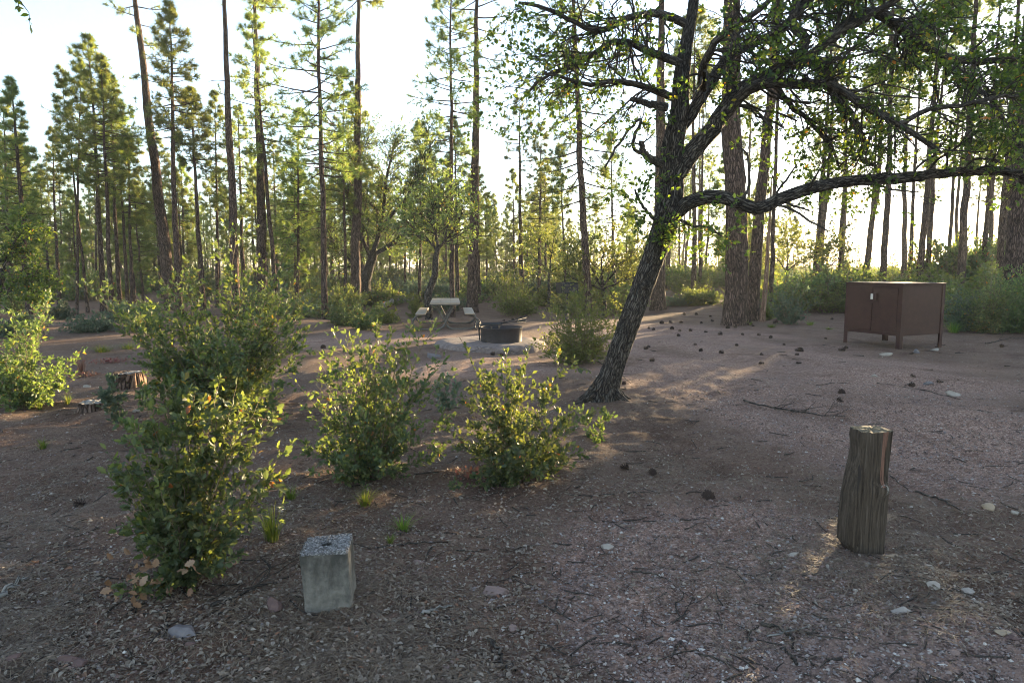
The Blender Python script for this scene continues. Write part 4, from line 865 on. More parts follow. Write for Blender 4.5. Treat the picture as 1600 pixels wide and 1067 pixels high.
def undergrowth():
    rs = RS(44); items = []
    for i in range(230):
        d = rs.uniform(24, 70); px = rs.uniform(-60, 1660)
        if 742 < px < 780 and d < 55: continue
        if px < 260 and d < 40 and rs.uniform() < .7: continue
        if 1280 < px < 1640 and d < 30: continue
        s = rs.uniform(.6, 1.15) * (1.0 if d < 38 else 1.6); m = rs.choice(5, p=[.3, .2, .2, .14, .16])
        if px > 1240: s *= .8
        items.append((px, d, m, s))
    items.sort(); cnt = {}; tot = {}
    for px, *_ in items: tot[cell(px)] = tot.get(cell(px), 0) + 1
    for px, d, m, s in items:
        c = cell(px); k = cnt.get(c, 0); cnt[c] = k + 1; p = at(px, d)
        o = bpy.data.objects.new('undergrowth_bush', BM[m]); COL.objects.link(o); o.location = p; o.scale = (s, s, s); o.rotation_euler = (0, 0, rs.uniform(0, 6.28))
        tag(o, f"distant bush, {ORD[min(k, 29)]} from left between {LM[c][1]} and {LM[c + 1][1]}", 'bush', 'undergrowth bushes beyond the clearing')
    rs = RS(45); names = ['behind the locker and under the sun', 'right of the photo edge']
    sx = sorted((rs.uniform(1300, 1760), rs.uniform(16.5, 30)) for _ in range(20)); k1 = k2 = 0  # row added and sized to shade the lower right ground, partly out of view
    for px, d in sx:
        if px < 1480 and d < 21: d += 5
        p = at(px, d); m = rs.choice([0, 1, 3, 0]); hz = 1.25 if d < 21 else (1.9 if px > 1450 else 1.3); hm = (1.2, 1.5, .8, 1.9, .7)[m]; s = hz / hm * rs.uniform(.6, 1.05)
        o = bpy.data.objects.new('shrub', BM[m]); COL.objects.link(o); o.location = p; o.scale = (s * 1.25, s * 1.25, s); o.rotation_euler = (0, 0, rs.uniform(0, 6.28))
        if px < 1600: lab = f"shrub under the low sun, {ORD[min(k1, 29)]} from left of the shading row added behind the locker"; k1 += 1
        else: lab = f"unseen shrub added for shade outside the right photo edge, {ORD[min(k2, 29)]} from left"; k2 += 1
        tag(o, lab, 'bush', 'shading shrubs added under the low sun')
    for lat, d in ((-4.2, 24.5), (-4.9, 25.5), (-5.6, 24.5), (-4.5, 27), (-5.2, 28), (.9, 18.8), (1.6, 20), (2.3, 19), (-1.7, 32), (-1.2, 33.5), (-.7, 31.5), (-.2, 33), (.3, 32), (.8, 33.5)):  # added on the sun's lines to block light from the ground
        x = (lat + d * math.sin(SUN_AZ)) / math.cos(SUN_AZ); p = np.array([x, d, float(HG(x, d))]); s = rs.uniform(1.2, 1.35) * (1.45 if d > 30 else 1)
        o = bpy.data.objects.new('shrub', BM[1]); COL.objects.link(o); o.location = p; o.scale = (s, s, s * (1.25 if d > 30 else 1)); o.rotation_euler = (0, 0, rs.uniform(0, 6.28)); MIDS.append((pxof(p)[0], o))
    k = 0
    for _ in range(400):  # more bushes added against sun streaks, with a gap left for the lit patch
        lat = rs.uniform(-9.5, 2.2); d = rs.uniform(23, 34)
        if -3.9 < lat < -1.9 or k >= 15: continue
        x = (lat + d * math.sin(SUN_AZ)) / math.cos(SUN_AZ); p = np.array([x, d, float(HG(x, d))])
        if any((x - q[0]) ** 2 + (d - q[1]) ** 2 < .8 for q in hero_feet): continue
        m = rs.choice([0, 1, 3]); s = 1.4 / (1.2, 1.5, .8, 1.9)[m] * rs.uniform(.55, 1.05); o = bpy.data.objects.new('shrub', BM[m]); COL.objects.link(o)
        o.location = p; o.scale = (s, s, s); o.rotation_euler = (0, 0, rs.uniform(0, 6.28)); MIDS.append((pxof(p)[0], o)); k += 1
    for k, (_, o) in enumerate(sorted(MIDS, key=lambda q: q[0])):
        tag(o, f"backlit shrub, {ORD[min(k, 29)]} from left in the shading belt added behind the clearing's right side", 'bush', 'backlit shading shrubs added behind the clearing')
    # ground cover beyond
    mb = MB(); n = 0
    V = []
    for i in range(620):
        d = rs.uniform(48, 180); px = rs.uniform(-300, 1900); p = at(px, d); s = rs.uniform(.8, 1.7)
        k = 70; o = p + np.stack([rs.randn(k) * s, rs.randn(k) * s * .8, np.abs(rs.randn(k)) * .45 * s], -1); V.append(o)
    o = np.concatenate(V); D = unit(rs.randn(len(o), 3) + [0, 0, .8]); Ls = rs.uniform(.14, .34, len(o)); stamp(mb, LEAF_S, o, D, Ls, Ls * .9, rs, 0)
    tag(mb.obj('far_undergrowth', M['bush_pale']), 'distant low undergrowth filling the forest floor', 'undergrowth', kind='stuff')
undergrowth()

# ------------------------------------------------------------------ food locker
def locker():
    N0 = gp(1405, 546); ang = math.radians(25.0); e = empty('food_locker', N0, 'brown steel food locker on four short legs in the clearing', 'food locker', rz=ang)
    W, D, T, zb = 1.32, 1.30, 1.31, .26      # local x: right-hand side panel, local y: door face
    m = M['locker']; mb = MB(); box(mb, .012, W - .010, .012, D - .012, zb, T - .03, 0, .004); mb.obj('body', m, e)
    mb = MB(); box(mb, -.012, W + .012, -.012, D + .012, T - .028, T, 0, .006); mb.obj('lid', m, e)
    for (x, y) in ((0, 0), (W - .09, 0), (0, D - .09), (W - .09, D - .09)):
        mb = MB(); t = .008; X1, Y1 = x + .09, y + .09
        xa = (x, x + t) if x == 0 else (X1 - t, X1); ya = (y, y + t) if y == 0 else (Y1 - t, Y1)
        box(mb, xa[0], xa[1], y, Y1, -.05, T - .03, 0, .002); box(mb, x, X1, ya[0] + .0005, ya[1] + .0005, -.05, T - .031, 0, .002); box(mb, x + .004, X1 - .004, y + .004, Y1 - .004, -.045, -.01, 0); mb.obj('leg', m, e)
    # front face is the x = 0 side
    for za, zc in ((zb, zb + .06), (T - .09, T - .032)):
        mb = MB(); box(mb, .002, .034, .092, D - .092, za, zc, 0, .003); mb.obj('frame_rail', m, e)
    y0, y1 = .094, D - .094; mid = (y0 + y1) / 2
    for a, b in ((y0, mid - .007), (mid + .007, y1)):
        mb = MB(); box(mb, -.008, .026, a, b, zb + .064, T - .094, 0, .004); dr = mb.obj('door', m, e)
        for z in (zb + .12, T - .16):
            q = MB(); y = a + .004 if a == y0 else b - .004; tube(q, np.array([[-.008, y, z - .04], [-.008, y, z + .04]]), np.array([.009, .009]), 8); q.obj('hinge', m, dr)
    yl = mid - .05
    mb = MB(); box(mb, -.062, -.005, yl - .07, yl + .07, .95, 1.10, 0, .006); box(mb, -.014, -.0045, yl - .09, yl + .10, .89, 1.12, 0, .002); la = mb.obj('latch_housing', m, e)
    q = MB(); box(q, -.067, -.0615, yl - .002, yl + .055, .975, 1.085, 0, .002); q.obj('latch_plate', M['latch'], la)
    q = MB(); box(q, -.0045, -.0035, mid - .01, mid + .03, .40, .44, 0); q2 = MB(); box(q2, -.009, -.0042, mid - .03, mid + .035, .50, .53, 0, .001); q2.obj('door_clasp', m, e)
    mb = MB(); box(mb, -.0075, -.0042, y0 + .02, y0 + .13, T - .165, T - .115, 0, .001); mb.obj('nameplate', M['galv'], e)
    q = MB(); [box(q, W - .033, W - .026, .12 + i * .0, .16, .5, .54, 0) for i in range(1)]
    return e
locker()

# ------------------------------------------------------------------ fire ring on its stone pad
def fire():
    c = np.array([-.46, 13.85]); z = float(HG(*c)); rs = RS(61)
    m, nt, bs, out = newmat('flagstone_pad'); oc = objco(nt)
    vo = N_(nt, 'ShaderNodeTexVoronoi'); vo.feature = 'DISTANCE_TO_EDGE'; vo.inputs['Scale'].default_value = 2.6; nt.links.new(oc, vo.inputs['Vector'])
    n1 = noise(nt, oc, 14, 6, .65); col = ramp(nt, n1, [(.3, (.13, .095, .08)), (.7, (.27, .21, .185))])
    ck = ramp(nt, vo.outputs['Distance'], [(.0, (1, 1, 1)), (.014, (0, 0, 0))]); col = mix(nt, ck, col, (.06, .05, .045))
    nt.links.new(col, bs.inputs['Base Color']); bs.inputs['Roughness'].default_value = .9
    h = math_(nt, 'ADD', math_(nt, 'MINIMUM', math_(nt, 'MULTIPLY', vo.outputs['Distance'], 30), .6), math_(nt, 'MULTIPLY', n1, .8)); bump(nt, h, .8, .012, bs)
    pad = empty('fire_pad', (c[0], c[1], z), 'low round cracked stone pad under the fire ring', 'stone pad')
    k = 96; th = np.arange(k) / k * 2 * math.pi; wv = 1 + .012 * np.sin(5 * th + 1) + .006 * np.sin(17 * th) + .004 * rs.randn(k)
    prof = [(1.10, -.08), (1.10, .04), (1.085, .10), (1.04, .135), (.8, .14), (.4, .142), (.02, .142)]
    V = np.array([[r * (w_ if r > .9 else 1) * math.cos(t) * 1.03, r * (w_ if r > .9 else 1) * math.sin(t), zz + (.006 * math.sin(9 * t + 40 * r) if r > .3 else 0)] for r, zz in prof for t, w_ in zip(th, wv)])
    i = np.arange(len(prof) - 1)[:, None] * k; j = np.arange(k)[None]; F = np.stack([i + j, i + (j + 1) % k, i + k + (j + 1) % k, i + k + j], -1).reshape(-1, 4)
    mb = MB(); mb.add(V, [F, (np.arange(k) + (len(prof) - 1) * k)[None]], 0, True); mb.obj('slab', m, pad)
    rc = np.array([-.215, 13.80, z + .142]); e = empty('fire_ring', rc, 'dark steel fire ring standing on the round stone pad', 'fire ring')
    Rr, t, h = .42, .012, .27; k = 72; th = np.arange(k) / k * 2 * math.pi; pr = [(Rr, 0), (Rr, h), (Rr + .012, h + .008), (Rr + .012, h + .02), (Rr - t, h + .02), (Rr - t, 0)]
    V = np.array([[r * math.cos(a), r * math.sin(a), zz] for r, zz in pr for a in th]); i = np.arange(len(pr) - 1)[:, None] * k; j = np.arange(k)[None]
    F = np.stack([i + j, i + (j + 1) % k, i + k + (j + 1) % k, i + k + j], -1).reshape(-1, 4); mb = MB(); mb.add(V, [F], 0, True)
    for a in (3.9, 5.35): box(mb, Rr * math.cos(a) - .02, Rr * math.cos(a) + .02, Rr * math.sin(a) - .03, Rr * math.sin(a) + .01, .0, .05, 0, .003)
    mb.obj('ring_wall', M['rust'], e)
    mb = MB(); th2 = np.arange(32) / 32 * 6.283; V = np.concatenate([[[0, 0, .05]], np.stack([.4 * np.cos(th2), .4 * np.sin(th2), np.full(32, .02)], -1)]); mb.add(V, [np.array([[0, 1 + i, 1 + (i + 1) % 32] for i in range(32)])], 0, True); mb.obj('ash_bed', M['ash'], e)
    # swing grate tilted over the rim with two coil handles
    g = empty('grate', (0, 0, 0), None, None); g.name = 'grate'
    mb = MB(); zt = h + .07
    tube(mb, np.array([[-.44, .0, .02], [-.45, 0, .12], [-.46, 0, h + .12]]), np.array([.014] * 3), 8)
    a = np.linspace(-1.2, 4.2, 16); tube(mb, np.stack([-.48 + .055 * np.cos(a), np.zeros(16), h + .05 + .12 * np.sin(a)], -1), np.full(16, .010), 8)
    fr = np.array([[-.42, -.2, zt], [.02, -.2, zt + .015], [.02, .2, zt + .02], [-.42, .2, zt + .01], [-.42, -.2, zt]])
    for q in range(4): tube(mb, fr[q:q + 2], np.array([.010, .010]), 6)
    for y in np.linspace(-.17, .17, 9): tube(mb, np.array([[-.42, y, zt + .006], [.02, y, zt + .02]]), np.array([.005, .005]), 5)
    tube(mb, np.array([[-.20, -.2, zt - .11], [-.20, -.2, zt]]), np.array([.008, .008]), 6); tube(mb, np.array([[-.05, -.2, zt - .12], [-.05, -.2, zt + .01]]), np.array([.008, .008]), 6)
    mb.obj('grate', M['soot'], e); bpy.data.objects.remove(g)
    for dx, dy, dz in ((.52, -.14, .17), (.50, .12, .06)):
        mb = MB(); p0 = np.array([-.06, dy * .5, zt + .015]); p1 = np.array([dx, dy, zt + dz]); tube(mb, np.array([p0, p0 * .5 + p1 * .5, p1]), np.array([.009] * 3), 7)
        tt = np.linspace(0, 1, 90); c0 = p0 * .35 + p1 * .65; d = p1 - c0; coil = c0 + d * tt[:, None] + .02 * np.stack([np.zeros(90), np.cos(tt * 60), np.sin(tt * 60)], -1); tube(mb, coil, np.full(90, .006), 5); mb.obj('handle', M['soot'], e)
fire()

# ------------------------------------------------------------------ picnic table
def table():
    B = gp(694, 517); B = np.array([-1.72, B[1], B[2]]); e = empty('picnic_table', B, 'park picnic table with pale plank top and bent steel tube legs', 'picnic table', rz=math.radians(5.1))
    Lg = 2.4
    mb = MB()
    for i in range(3): box(mb, -.385 + i * .258, -.385 + i * .258 + .252, -.05, Lg, .685, .73, 0, .008)
    mb.obj('tabletop', M['plank'], e)
    mb = MB(); box(mb, -.36, .36, -.035, Lg - .02, .655, .683, 0, .004); mb.obj('top_rail', M['galv'], e)
    for s in (-1, 1):
        mb = MB(); box(mb, s * .63 - .13, s * .63 + .13, -.05, Lg, .415, .455, 0, .008); mb.obj('bench', M['plank'], e)
    for y in (.22, Lg - .3):
        for s in (-1, 1):
            # from the table top down across the centre, along the ground and curling up to the bench
            pts = [(-s * .24, .67), (-s * .16, .52), (-s * .04, .28), (s * .02, .13), (s * .09, .05), (s * .2, .022), (s * .4, .02), (s * .62, .022), (s * .76, .06), (s * .85, .16), (s * .84, .27), (s * .76, .35), (s * .62, .40), (s * .5, .405)]
            P = np.array([(x, y + (.012 if s > 0 else -.03), z) for x, z in pts]); L = np.concatenate([[0], np.cumsum(np.linalg.norm(np.diff(P, axis=0), axis=1))]); t = np.linspace(0, L[-1], 60)
            P = np.stack([np.interp(t, L, P[:, i]) for i in range(3)], -1)
            for _ in range(4): P[1:-1] = .25 * P[:-2] + .5 * P[1:-1] + .25 * P[2:]
            mb = MB(); tube(mb, P, np.full(60, .030), 12); mb.obj('leg', M['galv'], e)
table()

# ------------------------------------------------------------------ pedestal grill far behind the bushes
def grill():
    B = at(886, 21.5); e = empty('pedestal_grill', B, 'dark steel pedestal grill half hidden behind the sunny bushes', 'grill', rz=.35)
    B0 = P3(886, 458, 21.5)[2] - B[2]; T = P3(886, 441, 21.5)[2] - B[2]
    mb = MB(); box(mb, -.29, .29, -.22, .22, B0, B0 + .02, 0, .004); box(mb, -.29, -.28, -.22, .22, B0 + .02, T, 0, .002); box(mb, .28, .29, -.22, .22, B0 + .02, T * .985, 0, .002); box(mb, -.279, .279, .21, .22, B0 + .021, T, 0, .002); box(mb, -.279, .279, -.22, -.21, B0 + .021, T - .06, 0, .002); mb.obj('firebox', M['soot'], e)
    mb = MB(); [tube(mb, np.array([[x, -.2, T - .05], [x, .2, T - .05]]), np.array([.006, .006]), 5) for x in np.linspace(-.24, .24, 11)]; mb.obj('grate', M['soot'], e)
    mb = MB(); tube(mb, np.array([[0, 0, -.1], [0, 0, B0 - .002]]), np.array([.045, .045]), 12); mb.obj('post', M['rust'], e)
grill()

# ------------------------------------------------------------------ timber post
def post():
    B = gp(1348, 858); rs = RS(51); e = empty('wooden_post', B, 'short weathered timber post with a knot and split reddish streak', 'post', rz=.1)
    m, nt, bs, out = newmat('weathered_timber'); oc = objco(nt)
    # grain that bends round the knot
    kn = N_(nt, 'ShaderNodeVectorMath'); kn.operation = 'SUBTRACT'; nt.links.new(oc, kn.inputs[0]); kn.inputs[1].default_value = (.052, -.08, .39)
    dl = N_(nt, 'ShaderNodeVectorMath'); dl.operation = 'LENGTH'; nt.links.new(mapping(nt, kn.outputs[0], (1, .3, .7)), dl.inputs[0])
    push = math_(nt, 'POWER', 2.718, math_(nt, 'MULTIPLY', dl.outputs['Value'], -22.0))
    sep = N_(nt, 'ShaderNodeSeparateXYZ'); nt.links.new(oc, sep.inputs[0])
    xx = math_(nt, 'MULTIPLY_ADD', push, -.025, sep.outputs[0]); cmb = N_(nt, 'ShaderNodeCombineXYZ'); nt.links.new(xx, cmb.inputs[0]); nt.links.new(sep.outputs[1], cmb.inputs[1]); nt.links.new(sep.outputs[2], cmb.inputs[2])
    g1 = noise(nt, mapping(nt, cmb.outputs[0], (75, 60, 3.0)), 1, 8, .75); g2 = noise(nt, mapping(nt, cmb.outputs[0], (30, 24, .8)), 1, 4, .5)
    col = ramp(nt, g1, [(.32, (.022, .015, .010)), (.5, (.078, .057, .041)), (.7, (.165, .127, .095))])
    crack = ramp(nt, g2, [(.30, (1, 1, 1)), (.345, (0, 0, 0))]); col = mix(nt, crack, col, (.045, .035, .028))
    strk = math_(nt, 'MULTIPLY', math_(nt, 'LESS_THAN', math_(nt, 'ABSOLUTE', math_(nt, 'SUBTRACT', xx, math_(nt, 'MULTIPLY_ADD', sep.outputs[2], .05, .010))), math_(nt, 'MULTIPLY_ADD', sep.outputs[2], .03, -.004)), math_(nt, 'GREATER_THAN', sep.outputs[2], .41))
    strk = math_(nt, 'MULTIPLY', strk, ramp(nt, g1, [(.38, (0, 0, 0)), (.5, (1, 1, 1))])); col = mix(nt, math_(nt, 'MULTIPLY', strk, .8), col, ramp(nt, g1, [(.3, (.16, .07, .045)), (.7, (.38, .20, .14))]))
    nt.links.new(col, bs.inputs['Base Color']); bs.inputs['Roughness'].default_value = .85; bs.inputs['Specular IOR Level'].default_value = .2
    bump(nt, math_(nt, 'ADD', g1, math_(nt, 'MULTIPLY', g2, 1.2)), 1.0, .012, bs)
    s = axd(B) / FPX; H = .735; nz = 60; k = 64; V = []
    # left and right edge of the silhouette, px relative to 1348
    zz = np.linspace(-.08, H, nz)
    lf = np.interp(zz, [-.08, .02, .06, .2, .35, .5, .55, .6, H - .1, H - .04, H], np.array([-30, -27, -36, -36, -33, -27, -24, -22, -22, -24, -23]) * s)
    rt = np.interp(zz, [-.08, .05, .2, .36, .40, .43, .55, H], np.array([26, 26, 27.5, 28, 28, 24, 25, 28]) * s)
    th = np.arange(k) / k * 2 * math.pi
    c8 = np.sign(np.cos(th)) * np.abs(np.cos(th)) ** .42; s8 = np.sign(np.sin(th)) * np.abs(np.sin(th)) ** .45
    r1 = RS(4).uniform(0, 6.28, 8)
    for i, z in enumerate(zz):
        cx_, hx = (lf[i] + rt[i]) / 2, (rt[i] - lf[i]) / 2; rg = 1 + .004 * np.sin(19 * th + r1[0] + z * 2) + .004 * np.sin(31 * th + r1[1] - z * 3) + .004 * rs.randn(k)
        V.append(np.stack([cx_ + hx * c8 * rg, .085 * s8 * rg, np.full(k, z) + (rs.randn(k) * .002 if i == nz - 1 else 0)], -1))
    V = np.array(V); d = np.sqrt((V[..., 0] - .052) ** 2 + ((V[..., 2] - .39) * .8) ** 2); V[..., 1] -= np.where(V[..., 1] < 0, .016 * np.exp(-(d / .03) ** 2), 0)
    # long drying cracks cut into the front face
    for x0, w_, za in ((.028, .004, .28), (-.01, .003, .35), (-.07, .004, .05), (.05, .004, .42), (.075, .004, .42)):
        q = np.exp(-((V[..., 0] - x0 - .04 * (V[..., 2] - .5)) / w_ / 1.6) ** 2) * (V[..., 2] > za); V[..., 1] += np.where(V[..., 1] < 0, .012 * q, 0)
    i = np.arange(nz - 1)[:, None] * k; j = np.arange(k)[None]; F = np.stack([i + j, i + (j + 1) % k, i + k + (j + 1) % k, i + k + j], -1).reshape(-1, 4)
    mb = MB(); mb.add(V.reshape(-1, 3), [F], 0, True); mb.obj('timber', m, e)
    # end grain top
    m2, nt, bs, out = newmat('end_grain'); oc = objco(nt); n1 = noise(nt, oc, 60, 6, .7); nt.links.new(ramp(nt, n1, [(.35, (.07, .06, .045)), (.55, (.2, .16, .10)), (.75, (.42, .32, .16))]), bs.inputs['Base Color']); bs.inputs['Roughness'].default_value = .9; bump(nt, n1, 1, .01, bs)
    top = V[-1]; c = top.mean(0); rings = [c + (top - c) * q for q in (1, .8, .6, .4, .2, .05)]; W = np.concatenate(rings); W[k:, 2] += rs.randn(len(W) - k) * .0025
    i = np.arange(5)[:, None] * k; F = np.stack([i + j, i + (j + 1) % k, i + k + (j + 1) % k, i + k + j], -1).reshape(-1, 4)
    mb = MB(); mb.add(W, [F, (np.arange(k) + 5 * k)[None]], 0, False); mb.obj('cut_top', m2, e)
    # knot ring
    mb = MB(); kc = np.array([.052, -.082, .39]); a = np.linspace(0, 6.283, 25)
    for r_, y_ in ((.026, -.008), (.018, -.012)): tube(mb, np.stack([kc[0] + r_ * np.cos(a), np.full(25, kc[1] + y_ * .6), kc[2] + r_ * 1.15 * np.sin(a)], -1), np.full(25, .005), 6, 0, .1, rs)
    tube(mb, np.array([kc, kc + [0, -.012, 0]]), np.array([.013, .008]), 10, 0, .1, rs); mb.obj('knot', M['grey'], e)
post()

# ------------------------------------------------------------------ concrete block
def block():
    B = gp(509, 958); rs = RS(52); e = empty('concrete_block', B, 'upright square concrete block with a hole in its rough top', 'concrete block'); 
    m, nt, bs, out = newmat('stained_concrete'); oc = objco(nt); n1 = noise(nt, oc, 26, 6, .65); n2 = noise(nt, mapping(nt, oc, (1, 1, .5)), 9, 5, .6); n3 = noise(nt, oc, 160, 3, .6)
    sep = N_(nt, 'ShaderNodeSeparateXYZ'); nt.links.new(oc, sep.inputs[0])
    col = ramp(nt, n1, [(.3, (.11, .098, .082)), (.7, (.25, .225, .19))])
    st = math_(nt, 'MULTIPLY', ramp(nt, math_(nt, 'ADD', n2, math_(nt, 'MULTIPLY', sep.outputs[2], .8)), [(.57, (0, 0, 0)), (.76, (.75, .75, .75))]), 1.0); col = mix(nt, st, col, (.045, .042, .036))
    top = math_(nt, 'GREATER_THAN', sep.outputs[2], .282); vo = N_(nt, 'ShaderNodeTexVoronoi'); vo.inputs['Scale'].default_value = 130; nt.links.new(oc, vo.inputs['Vector']); sc = N_(nt, 'ShaderNodeSeparateColor'); nt.links.new(vo.outputs['Color'], sc.inputs[0])
    col = mix(nt, top, col, ramp(nt, sc.outputs[0], [(0, (.09, .085, .08)), (.6, (.2, .185, .175)), (1, (.38, .36, .34))]))
    nt.links.new(col, bs.inputs['Base Color']); bs.inputs['Roughness'].default_value = .92; bs.inputs['Specular IOR Level'].default_value = .2
    bump(nt, math_(nt, 'ADD', math_(nt, 'MULTIPLY', n1, .5), math_(nt, 'ADD', n3, math_(nt, 'MULTIPLY', top, vo.outputs['Distance']))), .7, .006, bs)
    # square prism from rings with a drilled hole: outer ring -> hole ring on top
    k = 96; th = (np.arange(k) + .5) / k * 2 * math.pi; mx = np.maximum(np.abs(np.cos(th)), np.abs(np.sin(th))); sq = 1 / (mx ** 1.0); sq = np.minimum(sq, 1.36)
    h = .11; X, Y = h * sq * np.cos(th), h * sq * np.sin(th); V = []
    for z in np.concatenate([[-.06], np.linspace(0, .282, 14)]):
        f = 1 + .015 * (z / .29) ; V.append(np.stack([X * f, Y * f, np.full(k, z)], -1) + rs.randn(k, 3) * .0008)
    V.append(np.stack([X * 1.0, Y * 1.0, np.full(k, .29)], -1) + rs.randn(k, 3) * .005)
    for q in (.93, .8, .65, .5, .36): V.append(np.stack([X * q * (1 if q > .6 else .9), Y * q * (1 if q > .6 else .9), np.full(k, .294)], -1) + rs.randn(k, 3) * .0022)
    hole = np.stack([.028 * np.cos(th) * (1 + .08 * rs.randn(k)), .028 * np.sin(th) * (1 + .08 * rs.randn(k)), np.full(k, .292)], -1); V.append(hole); V.append(hole * [.9, .9, 1] - [0, 0, .12]); V = np.array(V)
    tilt = math.radians(-1.8); V[..., 0] += V[..., 2] * -.055; V[..., 1] += V[..., 2] * .02; V[..., 2] += V[..., 0] * .06 * (V[..., 2] > .2)
    ca, sa = math.cos(math.radians(7)), math.sin(math.radians(7)); V = np.stack([V[..., 0] * ca - V[..., 1] * sa, V[..., 0] * sa + V[..., 1] * ca + .11, V[..., 2]], -1)
    nz = len(V); i = np.arange(nz - 1)[:, None] * k; j = np.arange(k)[None]; F = np.stack([i + j, i + (j + 1) % k, i + k + (j + 1) % k, i + k + j], -1).reshape(-1, 4)
    mb = MB(); mb.add(V.reshape(-1, 3), [F, (np.arange(k) + (nz - 1) * k)[None]], 0, False); mb.obj('block', m, e)
block()

# ------------------------------------------------------------------ stumps, logs, sticks, rocks, cones, tufts
def stump(base, w, h, label, seed, lean=(0, 0), shard=0, mat='pbark', group=None):
    B = gp(*base); rs = RS(seed); s = axd(B) / FPX; r = w / 2 * s; H = h * s; B = B + np.array([0, r * .8, 0]); e = empty('tree_stump', B, label, 'stump', group)
    P = np.array([[0, 0, -.1], [0, 0, .0], [lean[0] * .5, lean[1] * .5, H * .5], [lean[0], lean[1], H]]); mb = MB(); tube(mb, P, np.array([r * 1.25, r * 1.15, r, r * .97]), 64, 0, .035, rs); mb.obj('bark_side', M[mat], e)
    mb = MB(); th = np.arange(30) / 30 * 6.283; c = P[-1] + [0, 0, .006]; V = np.concatenate([[c]] + [c + q * r * .95 * np.stack([np.cos(th), np.sin(th), np.zeros(30)], -1) + rs.randn(30, 3) * [0, 0, .004] for q in (.35, .7, 1)])
    F3 = np.array([[0, 1 + i, 1 + (i + 1) % 30] for i in range(30)]); F4 = np.array([[1 + a * 30 + i, 31 + a * 30 + i, 31 + a * 30 + (i + 1) % 30, 1 + a * 30 + (i + 1) % 30] for a in (0, 1) for i in range(30)]); mb.add(V, [F3, F4], 0, False, V * .5); mb.obj('cut_face', M['grey'], e)
    if shard:
        mb = MB()
        for _ in range(shard):
            a = rs.uniform(-1.2, .6); p = np.array([r * 1.1 * math.cos(a), r * 1.1 * math.sin(a), 0]); tube(mb, np.array([p + [0, 0, -.03], p * 1.05 + [0, 0, H * .4], p * 1.02 + [rs.normal(0, .02), 0, H * rs.uniform(.7, 1.1)]]), np.array([.03, .024, .006]), 6, 0, .15, rs)
        mb.obj('splintered_edge', M['snag'], e)
    return e
stump((190, 607), 42, 22, 'taller sawn stump with rough reddish bark behind the flat stump', 301, (0.02, 0), 9, 'pbark')
stump((138, 645), 44, 13, 'low flat-topped sawn stump nearest the left edge bush', 302, (0, 0), 0, 'pbark')
def stick(name, pts, r, label, mat='twig', branches=0, seed=1, dz=.01, group=None, cat='stick', lift=.0):
    P = np.array([gp(a, b) for a, b in pts]); P[:, 2] += r + dz * .3; B = P[0].copy(); rs = RS(seed); n = 14; L = np.concatenate([[0], np.cumsum(np.linalg.norm(np.diff(P, axis=0), axis=1))]); t = np.linspace(0, L[-1], n)
    Q = np.stack([np.interp(t, L, P[:, i]) for i in range(3)], -1) - B; Q[1:-1] += rs.randn(n - 2, 3) * r * .7; Q[:, 2] += lift * np.sin(np.linspace(0, math.pi, n))
    mb = MB(); R = np.linspace(r, r * .45, n); tube(mb, Q, R, 9, 0, .06, rs)
    if branches:
        C, RC = grow(Q[None], R[None], rs, branches, (.15, .95), (.2, .55), (.35, .9), 7, .12, .35, .6, .0022, .35, True); C[..., 2] = np.maximum(np.abs(C[..., 2]) * .55, 0) + HG(C[..., 0] + B[0], C[..., 1] + B[1])[...] * 0; tubes(mb, C, RC, 5, 0)
        C2, RC2 = grow(C, RC, rs, 3, (.2, .95), (.08, .25), (.4, .9), 5, .05, .3, .6, .0016, .4, True); C2[..., 2] = np.maximum(C2[..., 2], .0); tubes(mb, C2, RC2, 4, 0)
    o = mb.obj(name, M[mat]); o.location = B; tag(o, label, cat, group); return o
stick('dead_branch', [(1162, 627), (1195, 640), (1235, 646), (1280, 655), (1320, 652)], .011, 'dark twiggy dead branch lying on the gravel beyond the timber post', 'twig', 8, 311, lift=.03, cat='branch')
stick('fallen_log', [(820, 446), (868, 473)], .16, 'pale fallen log lying behind the bushes left of the grill', 'grey', 0, 312, cat='log')
stick('fallen_log', [(598, 482), (655, 470)], .14, 'weathered fallen log on the ground behind the crooked little oak', 'grey', 3, 313, cat='log')
